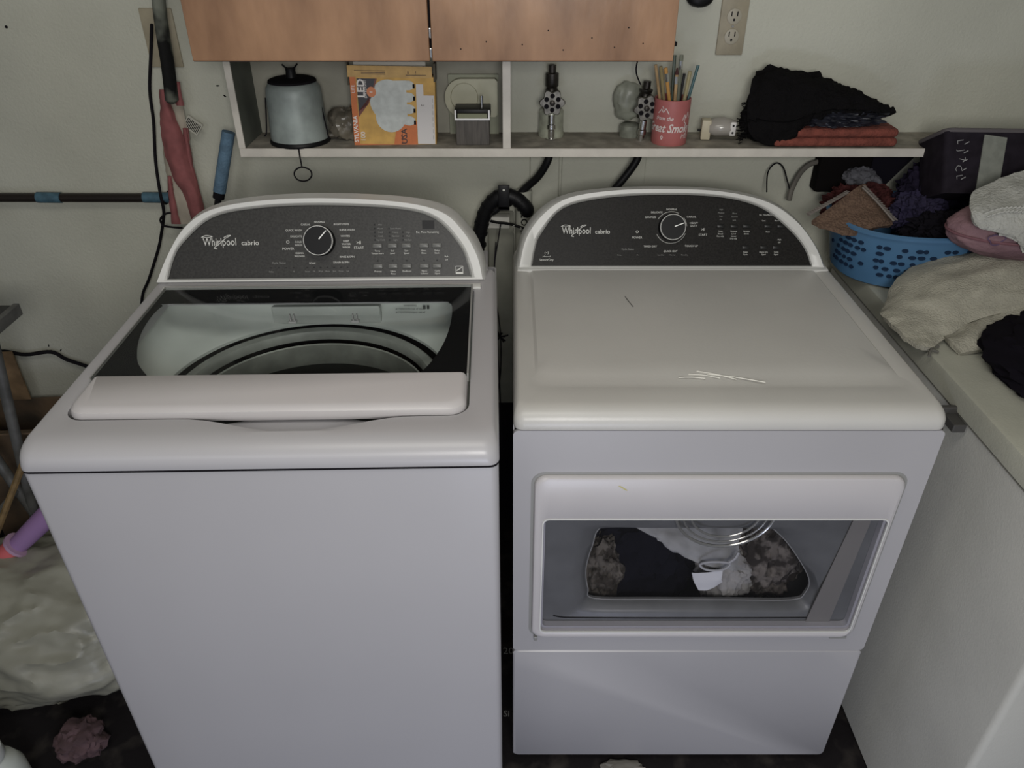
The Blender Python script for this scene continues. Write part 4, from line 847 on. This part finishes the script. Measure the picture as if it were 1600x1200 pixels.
# laundry basket
BA = thing('laundry_basket', 'blue plastic laundry basket full of clothes behind the dryer corner', 'basket', (.945, .662, ZL)); BA.scale = (1.06, 1.04, 1)
blue = mat('blue_plastic', (.07, .17, .31), .45, var=.06, vs=8)
def ell(a, b, z, n=64, pw=2.4): return [Vector((a*math.copysign(abs(math.cos(t))**(2/pw), math.cos(t)), b*math.copysign(abs(math.sin(t))**(2/pw), math.sin(t)), z)) for t in (2*PI*k/n for k in range(n))]
bm = NB(); loft(bm, [ell(.150, .120, .002), ell(.155, .126, .006), ell(.180, .150, .128), ell(.187, .157, .130), ell(.188, .158, .136), ell(.182, .152, .139), ell(.177, .147, .134), ell(.152, .123, .010)], True, True); obj('tub', bm, blue, BA, True)
bm = NB()
for row, z in enumerate((.035, .052, .070, .088, .104)):
    for k in range(26):
        if random.random() < .25: continue
        t = PI+(k+.5*(row % 2)+random.uniform(-.25, .25))*PI/26; f_ = (z-.006)/.122; a_, b_ = .155+.025*f_, .126+.024*f_; pw = 2.4
        c = Vector((a_*math.copysign(abs(math.cos(t))**(2/pw), math.cos(t)), b_*math.copysign(abs(math.sin(t))**(2/pw), math.sin(t)), z))
        nrm = Vector((math.cos(t)/a_, math.sin(t)/b_, -1.2)).normalized(); u = Vector((-nrm.y, nrm.x, 0))
        lathe(bm, [(0, 0), (1, 0), (1, .25), (0, .25)], 12, M=frame(c+nrm*.0002, u, (0, 0, 1)) @ Matrix.Diagonal((.0075*random.uniform(.7, 1.1), .0045, .008, 1)))
obj('vent_holes', bm, mat('basket_hole', (.012, .025, .055), .9), BA)
maroon = mat('maroon_knit', (.055, .018, .018), .95, var=.4, vs=60, bump=1, bs=120)
plain('maroon_knit', lambda b: lump(b, (.850, .755, 1.105), (.085, .060, .050), .16, 3, 14, None, 5, .12, ymax=.85), maroon, 'maroon knitted garment at the back left of the blue basket', 'garment')
MB_ = thing('mesh_bag', 'tan mesh bag with zigzag zip edges lying in the blue basket', 'bag', (0, 0, 0))
rows_ = [[at(1268, 345, .62), at(1300, 322, .64), at(1340, 292, .68), at(1352, 288, .69)],
         [at(1282, 350, .605), at(1312, 340, .62), at(1358, 322, .65), at(1372, 314, .66)],
         [at(1300, 356, .59), at(1328, 352, .595), at(1375, 340, .615), at(1392, 341, .63)],
         [at(1318, 362, .575), at(1342, 362, .575), at(1375, 354, .595), at(1395, 351, .615)]]
bm = NB(); net(bm, rows_, 8, .003, 30, 4, .012); obj('bag_body', bm, mat('tan_mesh', (.11, .066, .045), .9, col2=(.16, .10, .068), vs=200, thr=(.45, .55), bump=1, bs=200), MB_, True)
zip_ = mat('zip_tape', (.17, .15, .135), .8)
for nm, pts in (('zip_edge', [at(1258, 340, .605), at(1285, 325, .625), at(1318, 306, .665)]), ('zip_edge', [at(1344, 298, .665), at(1366, 320, .63), at(1392, 350, .595)])):
    bm = NB(); P = crom(pts, 16); off = Vector((0, -.012, .012))
    tube(bm, [p+off for p in P], .0060, 8, flat=.5)
    for i, p in enumerate(P[::2]): tube(bm, [p+off+Vector((-.004, -.003, .005)), p+off+Vector((.004, -.004, .003))], .0011, 4)
    obj(nm, bm, zip_, MB_, True)
plain('violet_cloth', lambda b: lump(b, (.955, .68, 1.115), (.055, .055, .050), .2, 2.6, 17, None, 5, .14), mat('violet_fleece', (.030, .026, .055), .95, col2=(.036, .032, .058), vs=18, thr=(.4, .7), bump=1, bs=90), 'violet garment in the middle of the basket beside the mesh bag', 'garment')
plain('purple_garment', lambda b: lump(b, (1.02, .74, 1.135), (.090, .065, .085), .2, 2.3, 18, None, 5, .12, ymax=.85), mat('dark_purple_cloth', (.012, .010, .020), .95, col2=(.028, .022, .045), vs=16, thr=(.5, .75), bump=1, bs=70), 'dark purple garment heaped high at the back of the basket', 'garment')
plain('black_garment', lambda b: lump(b, (.995, .610, 1.095), (.085, .065, .045), .2, 2.6, 19, None, 5, .14), mat('black_cloth', (.008, .007, .010), .95, bump=1, bs=70), 'black garment at the front right of the basket', 'garment')
plain('dark_laundry', lambda b: lump(b, (1.21, .64, 1.075), (.16, .12, .115), .12, 2.2, 23, ZL, 5, .08), mat('dark_laundry', (.008, .007, .010), .95), 'dark heap of laundry under the labelled bin', 'laundry')
# bin with label
BN = thing('storage_bin', 'dark fabric bin with grey panel and white figures at the right edge', 'bin', (.945, .585, 1.195), R(-4)); BN.rotation_euler = (R(-27), R(0), R(-3))
bm = NB(); A = [rrect(-g, .30+g, -g, .115+g, .012, z, 4, 4) for z, g in ((0, 0), (.125, .006), (.130, .008), (.134, .006), (.130, .002))]; loft(bm, A, True, False)
v2 = [rrect(.006, .294, .006, .109, .010, z, 4, 4) for z in (.130, .09)]; loft(bm, [A[-1]]+v2, False, True); obj('bin_body', bm, mat('charcoal_bin', (.016, .013, .018), .8, var=.2, vs=40), BN, True)
bm = NB(); tube(bm, [(p.x, p.y, .133) for p in rrect(-.005, .305, -.005, .12, .014, 0, 4, 4)], .0055, 8, True); obj('rim', bm, mat('grey_purple_rim', (.09, .08, .085), .8), BN, True)
FBN = frame((0, -.001, 0), (1, 0, 0), (0, -.05, 1))
bm = NB(); prism(bm, [(.068, .006), (.115, .003), (.122, .118), (.074, .124)], FBN, .0005, .003); obj('grey_panel', bm, mat('grey_green_panel', (.19, .20, .175), .7, var=.1, vs=60), BN)
bm = NB()
for i, s in enumerate(('L', 'J', '7', 'C', 'L')): text(bm, s, .020, .022+.004*i % .01, .108-.0185*i, FBN, .006, rot=R(-80), bold=-.0004)
for i in range(5): text(bm, 'I', .016, .036, .105-.0185*i, FBN, .006, rot=R(-60))
obj('white_figures', bm, mat('bin_ink', (.30, .30, .30), .7), BN)

# ------------------------------------------------------------ towel, purple bag, white knit, black bag on the lid
towelm = mat('beige_terry', (.36, .345, .285), .95, var=.10, vs=30, bump=.9, bs=260)
def towel(b):
    Z = ZL+.004
    net(b, [[(.800, .425, 1.00), (.86, .50, 1.035), (.94, .53, 1.06), (1.06, .52, 1.09), (1.25, .50, 1.11)],
            [(.778, .385, Z+.012), (.85, .43, 1.035), (.93, .46, 1.07), (1.05, .46, 1.105), (1.25, .44, 1.12)],
            [(.778, .34, Z+.015), (.835, .36, 1.018), (.90, .385, 1.055), (1.03, .40, 1.09), (1.22, .38, 1.11)],
            [(.790, .29, Z+.010), (.835, .305, Z+.012), (.88, .315, 1.010), (1.0, .355, 1.055), (1.18, .34, 1.09)],
            [(.800, .262, Z+.003), (.832, .262, Z+.001), (.862, .285, Z+.006), (.95, .325, 1.022), (1.12, .32, 1.065)]], 9, .006, 13, 5, .010)
TW = thing('towel', 'crumpled beige bath towel at the front left of the laundry on the freezer', 'towel', (0, 0, 0))
bm = NB(); towel(bm); obj('terry_cloth', bm, towelm, TW, True)
bm = NB(); net(bm, [[(.868, .290, ZL+.014), (.95, .335, 1.020), (1.07, .360, 1.058), (1.25, .38, 1.105)], [(.866, .262, ZL+.018), (.94, .285, 1.016), (1.06, .310, 1.045), (1.22, .33, 1.085)], [(.880, .240, ZL+.007), (.945, .250, 1.000), (1.03, .275, 1.018), (1.16, .300, 1.050)]], 9, .004, 16, 8, .012); obj('folded_hem', bm, towelm, TW, True)
PB = thing('pink_pillow', 'dusty pink patterned cushion under the white crocheted blanket', 'cushion', (0, 0, 0))
bm = NB(); ico(bm, (1.082, .49, 1.148), (.155, .09, .060), lambda n: 1+.04*noise.fractal(n*3, .8, 2, 3), 5); obj('cushion_body', bm, mat('dusty_pink', (.15, .085, .105), .85, col2=(.24, .14, .155), vs=9, thr=(.4, .7), bump=.6, bs=120), PB, True)
bm = NB(); tube(bm, [(1.082+.156*math.cos(a), .49+.091*math.sin(a), 1.148) for a in (2*PI*k/48 for k in range(48))], .003, 6, True); obj('piping', bm, mat('rose_piping', (.16, .07, .085), .8), PB, True)
bm = NB(); 
for cx_, cz_, rr_ in ((.985, 1.155, .016), (1.01, 1.172, .012)):
    tube(bm, [(cx_+rr_*math.cos(a)*(1+.3*math.sin(3*a)), .49-.091*math.sqrt(max(0, 1-((cx_-1.082)/.165)**2-((cz_-1.148)/.065)**2))-.003, cz_+rr_*.7*math.sin(a)) for a in (2*PI*k/18 for k in range(18))], .0014, 5, True)
obj('motif', bm, mat('violet_motif', (.10, .06, .12), .8), PB, True)
def knit(b):
    net(b, [[(.935, .455, 1.208), (.96, .50, 1.228), (1.05, .53, 1.250), (1.15, .54, 1.275), (1.28, .54, 1.29)],
            [(.928, .430, 1.200), (.965, .43, 1.212), (1.05, .44, 1.235), (1.15, .45, 1.262), (1.28, .45, 1.28)],
            [(.935, .415, 1.185), (.985, .405, 1.190), (1.04, .40, 1.195), (1.12, .40, 1.215), (1.26, .40, 1.24)],
            [(.955, .412, 1.178), (.995, .402, 1.176), (1.035, .392, 1.165), (1.10, .39, 1.165), (1.24, .39, 1.19)],
            [(1.02, .405, 1.168), (1.03, .40, 1.158), (1.05, .392, 1.130), (1.10, .388, 1.128), (1.22, .39, 1.14)]], 9, .005, 16, 6, .010)
KB = thing('knit_blanket', 'white crocheted blanket draped over the pink cushion', 'blanket', (0, 0, 0))
bm = NB(); knit(bm)
km = mat('white_crochet', (.40, .40, .37), .95, var=.1, vs=40, bump=1.2, bs=150); obj('blanket_body', bm, km, KB, True)
bm = NB()
for r_ in range(4):
    A_ = Vector((.945+.01*r_, .418+.004*r_, 1.212-.008*r_)); B_ = Vector((1.15, .425, 1.262-.013*r_))
    for k in range(26):
        p = A_.lerp(B_, k/25)+Vector((0, -.004-.008*math.sin(PI*k/25), .004*math.sin(k*.5)))
        tube(bm, [p+Vector((-.003, 0, -.002)), p+Vector((.003, -.002, .002))], .0016, 4)
obj('stitches', bm, mat('stitch_white', (.46, .46, .43), .9), KB)['kind'] = 'stuff'
bm = NB()
for i in range(5):
    for j in range(8):
        c = Vector((1.055+.014*j, .3835-.001*i, 1.145+.009*i+.002*j)); bmesh.ops.create_icosphere(bm, subdivisions=1, radius=.0028, matrix=Matrix.Translation(c) @ Matrix.Diagonal((1, 1, 1.4, 1)))
obj('open_holes', bm, BLKM, KB)['kind'] = 'stuff'
plain('black_bag', lambda b: lump(b, (1.07, .14, 1.010), (.17, .21, .055), .08, 2, 31, ZL, 5, .05), mat('black_bag', (.006, .005, .008), .9), 'black bag on the freezer lid in front of the beige towel', 'bag')
plain('fabric_debris', lambda b: [tube(b, [(.815+.012*k, .235+.02*k, ZL+.004), (.825+.012*k, .25+.018*k, ZL+.008), (.84+.01*k, .25+.02*k, ZL+.004)], .003, 6, sm=3) for k in range(3)], mat('grey_lint', (.12, .115, .10), .9), 'grey curled lint under the towel edge on the freezer lid', 'lint')
# black box with hose on the wall under the shelf
RB = thing('wall_device', 'black box mounted on the wall under the right end of the shelf', 'device', (0, 0, 0))
bm = NB(); box(bm, .755, .885, .815, .858, 1.118, 1.212, .008, 3); obj('case', bm, mat('black_case', (.006, .005, .005), .8), RB, True)
bm = NB(); box(bm, .760, .870, .812, .850, 1.206, 1.222, .004); obj('top_lip', bm, mat('dusty_black', (.05, .045, .04), .7), RB, True)
bm = NB(); tube(bm, [(.757, .835, 1.190), (.735, .835, 1.182), (.715, .83, 1.160), (.700, .82, 1.125), (.695, .81, 1.10)], .0065, 9, sm=5); obj('conduit', bm, mat('grey_conduit', (.12, .11, .095), .7), RB, True)
cable('thin_loop_wire', [(.632, .80, 1.125), (.636, .83, 1.165), (.655, .84, 1.185), (.675, .84, 1.175), (.688, .83, 1.145), (.695, .82, 1.125)], .0018, 'thin looped wire rising behind the right end of the dryer console')
FC2 = frame((0, .858, 0), (1, 0, 0), (0, 0, 1))
bm = NB(); prism(bm, [(.888, 1.235), (1.020, 1.235), (.940, 1.130), (.888, 1.125)], FC2, 0, .02); prop(obj('dark_cloth', bm, mat('navy_panel', (.010, .009, .014), .8)), 'dark tapering cloth on the wall beside the black device', 'cloth')
plain('grey_duster', lambda b: (lump(b, (.850, .795, 1.165), (.036, .022, .024), .2, 3, 41, None, 4, .1), tube(b, [(.87, .795, 1.168), (.895, .79, 1.155), (.902, .785, 1.125)], .010, 8, sm=4)), mat('grey_fluff', (.10, .10, .115), .95, var=.2, vs=60, bump=1, bs=120), 'fluffy grey duster head in front of the black device', 'duster')

# ------------------------------------------------------------ left of the washer
ST = thing('folding_stand', 'grey metal folding stand at the far left, only its corner and legs in view', 'stand', (0, 0, 0))
gm = mat('dull_grey_metal', (.12, .12, .115), .5, .3, var=.2, vs=30)
bm = NB(); box(bm, -1.62, -1.136, .28, .505, .948, .962, .003); obj('top', bm, mat('dark_top', (.03, .03, .03), .7), ST)
bm = NB(); box(bm, -1.136, -1.122, .276, .512, .935, .963, .002); obj('side_rail', bm, gm, ST)
for a, b in (((-1.19, .49, .948), (-1.34, .49, .004)), ((-1.40, .49, .948), (-1.22, .49, .004)), ((-1.24, .30, .948), (-1.42, .30, .004)), ((-1.50, .30, .948), (-1.30, .30, .004))):
    bm = NB(); tube(bm, [a, b], .013, 10); obj('leg', bm, gm, ST, True)
bm = NB(); tube(bm, [(-1.30, .30, .43), (-1.30, .49, .43)], .008, 8); obj('stretcher', bm, gm, ST, True)
CB = thing('cardboard_box', 'torn open brown cardboard box on the floor against the back wall', 'box', (-1.53, .64, 0), R(4))
cb = mat('worn_cardboard', (.13, .085, .050), .9, col2=(.055, .042, .03), vs=9, thr=(.4, .7), bump=.4)
bm = NB(); box(bm, 0, .40, 0, .005, .002, .50); box(bm, 0, .005, .005, .17, .002, .50); box(bm, .395, .40, .005, .17, .002, .50); box(bm, .005, .395, .165, .17, .002, .50); box(bm, .005, .395, .005, .165, .002, .007); obj('carton', bm, cb, CB)
bm = NB(); box(bm, .02, .13, .160, .165, .50, .66, M=None); obj('flap', bm, mat('flap_cardboard', (.20, .13, .07), .9, var=.3, vs=18), CB)
bm = NB(); box(bm, .15, .40, -.002, .002, -.0, .09, M=Matrix.Translation((0, 0, .50)) @ Matrix.Rotation(R(60), 4, 'X')); obj('flap', bm, cb, CB)
plain('dark_clutter', lambda b: lump(b, (-1.00, .67, .12), (.22, .12, .14), .15, 2, 51, .0, 4, .08), mat('dark_clutter', (.008, .007, .007), .95, var=.5, vs=8), 'dark bundle of cloth on the floor left of the washer', 'bundle')
plain('folded_blanket', lambda b: lump(b, (-1.86, .42, .62), (.14, .12, .07), .12, 2, 52, None, 4, .06), mat('olive_blanket', (.13, .135, .10), .95, var=.15, vs=12, bump=.5), 'grey-green folded blanket at the far left edge', 'blanket')
bm = NB(); box(bm, -2.15, -1.70, .20, .62, .002, .545, .01); prop(obj('dark_crate', bm, mat('dark_crate', (.014, .012, .012), .8)), 'dark crate standing on the floor at the far left', 'crate')
WS = thing('wooden_stick', 'thin yellow-brown wooden stick leaning at the far left', 'stick', (0, 0, 0))
a = at(38, 720, .44); b = at(-12, 850, .36); d = (b-a).normalized()
bm = NB(); tube(bm, [a-d*.06, a+d*((a.z-.003)/-d.z)], .0085, 8); obj('stick', bm, mat('yellow_wood', (.14, .09, .035), .7, var=.3, vs=40), WS, True)
PH = thing('plunger_handle', 'purple plastic handle with a pink flared end lying on the sack', 'handle', (0, 0, 0))
a = at(104, 776, .40); b = at(30, 850, .36); d = (b-a).normalized()
bm = NB(); tube(bm, [a, a+d*.004, a.lerp(b, .1), a.lerp(b, .5), b], lambda t: .024+.005*math.sin(PI*t), 16, sm=3); obj('grip', bm, mat('lilac_plastic', (.27, .16, .33), .55), PH, True)
bm = NB(); tube(bm, [b, b+d*.003, b+d*.008], lambda t: .036, 18); obj('flange', bm, mat('pale_lilac', (.40, .26, .38), .5), PH, True)
bm = NB(); tube(bm, [b+d*.006, b+d*.12, b+d*.22], lambda t: .028+.014*t, 16, sm=4); obj('pink_barrel', bm, mat('coral_pink', (.55, .12, .13), .5), PH, True)
plain('plastic_sack', lambda b: lump(b, (-1.20, .315, .15), (.37, .235, .20), .10, 1.4, 61, .0, 6, .03), mat('cloudy_white_sack', (.27, .265, .215), .42, var=.15, vs=5, bump=.5, bs=14), 'cloudy white plastic sack slumped on the floor left of the washer', 'sack')
plain('pink_rag', lambda b: lump(b, (-1.035, .03, .04), (.055, .05, .04), .2, 2.2, 62, .0, 4, .1), mat('pink_rag', (.085, .05, .055), .9, var=.3, vs=30), 'dull pink rag on the floor in front of the sack', 'rag')
BT = thing('bleach_bottle', 'white plastic bottle cut off by the bottom left corner', 'bottle', (-1.125, -.105, 0))
bm = NB(); lathe(bm, [(0, .001), (.050, .001), (.055, .008), (.055, .13), (.045, .16), (.028, .175), (.028, .19), (0, .19)], 28); obj('bottle_body', bm, mat('white_bottle', (.50, .53, .50), .4), BT, True)
bm = NB(); lathe(bm, [(0, .185), (.032, .185), (.034, .19), (.033, .215), (.028, .220), (0, .221)], 24); obj('cap', bm, mat('white_cap2', (.55, .57, .55), .4), BT, True)

for o in COL.objects:
    n = o.name.split('.')[0]
    if o.type == 'MESH' and (n.endswith('_print') or n in ('indicator_lights', 'energy_badge', 'dial_arc', 'handle_holes', 'vent_holes', 'prong_holes', 'barcode_lines', 'white_figures', 'brand_lettering', 'marker_lettering', 'strap_holes', 'bulb_caps', 'stitches', 'hose_ribs', 'motif')): o['kind'] = 'stuff'
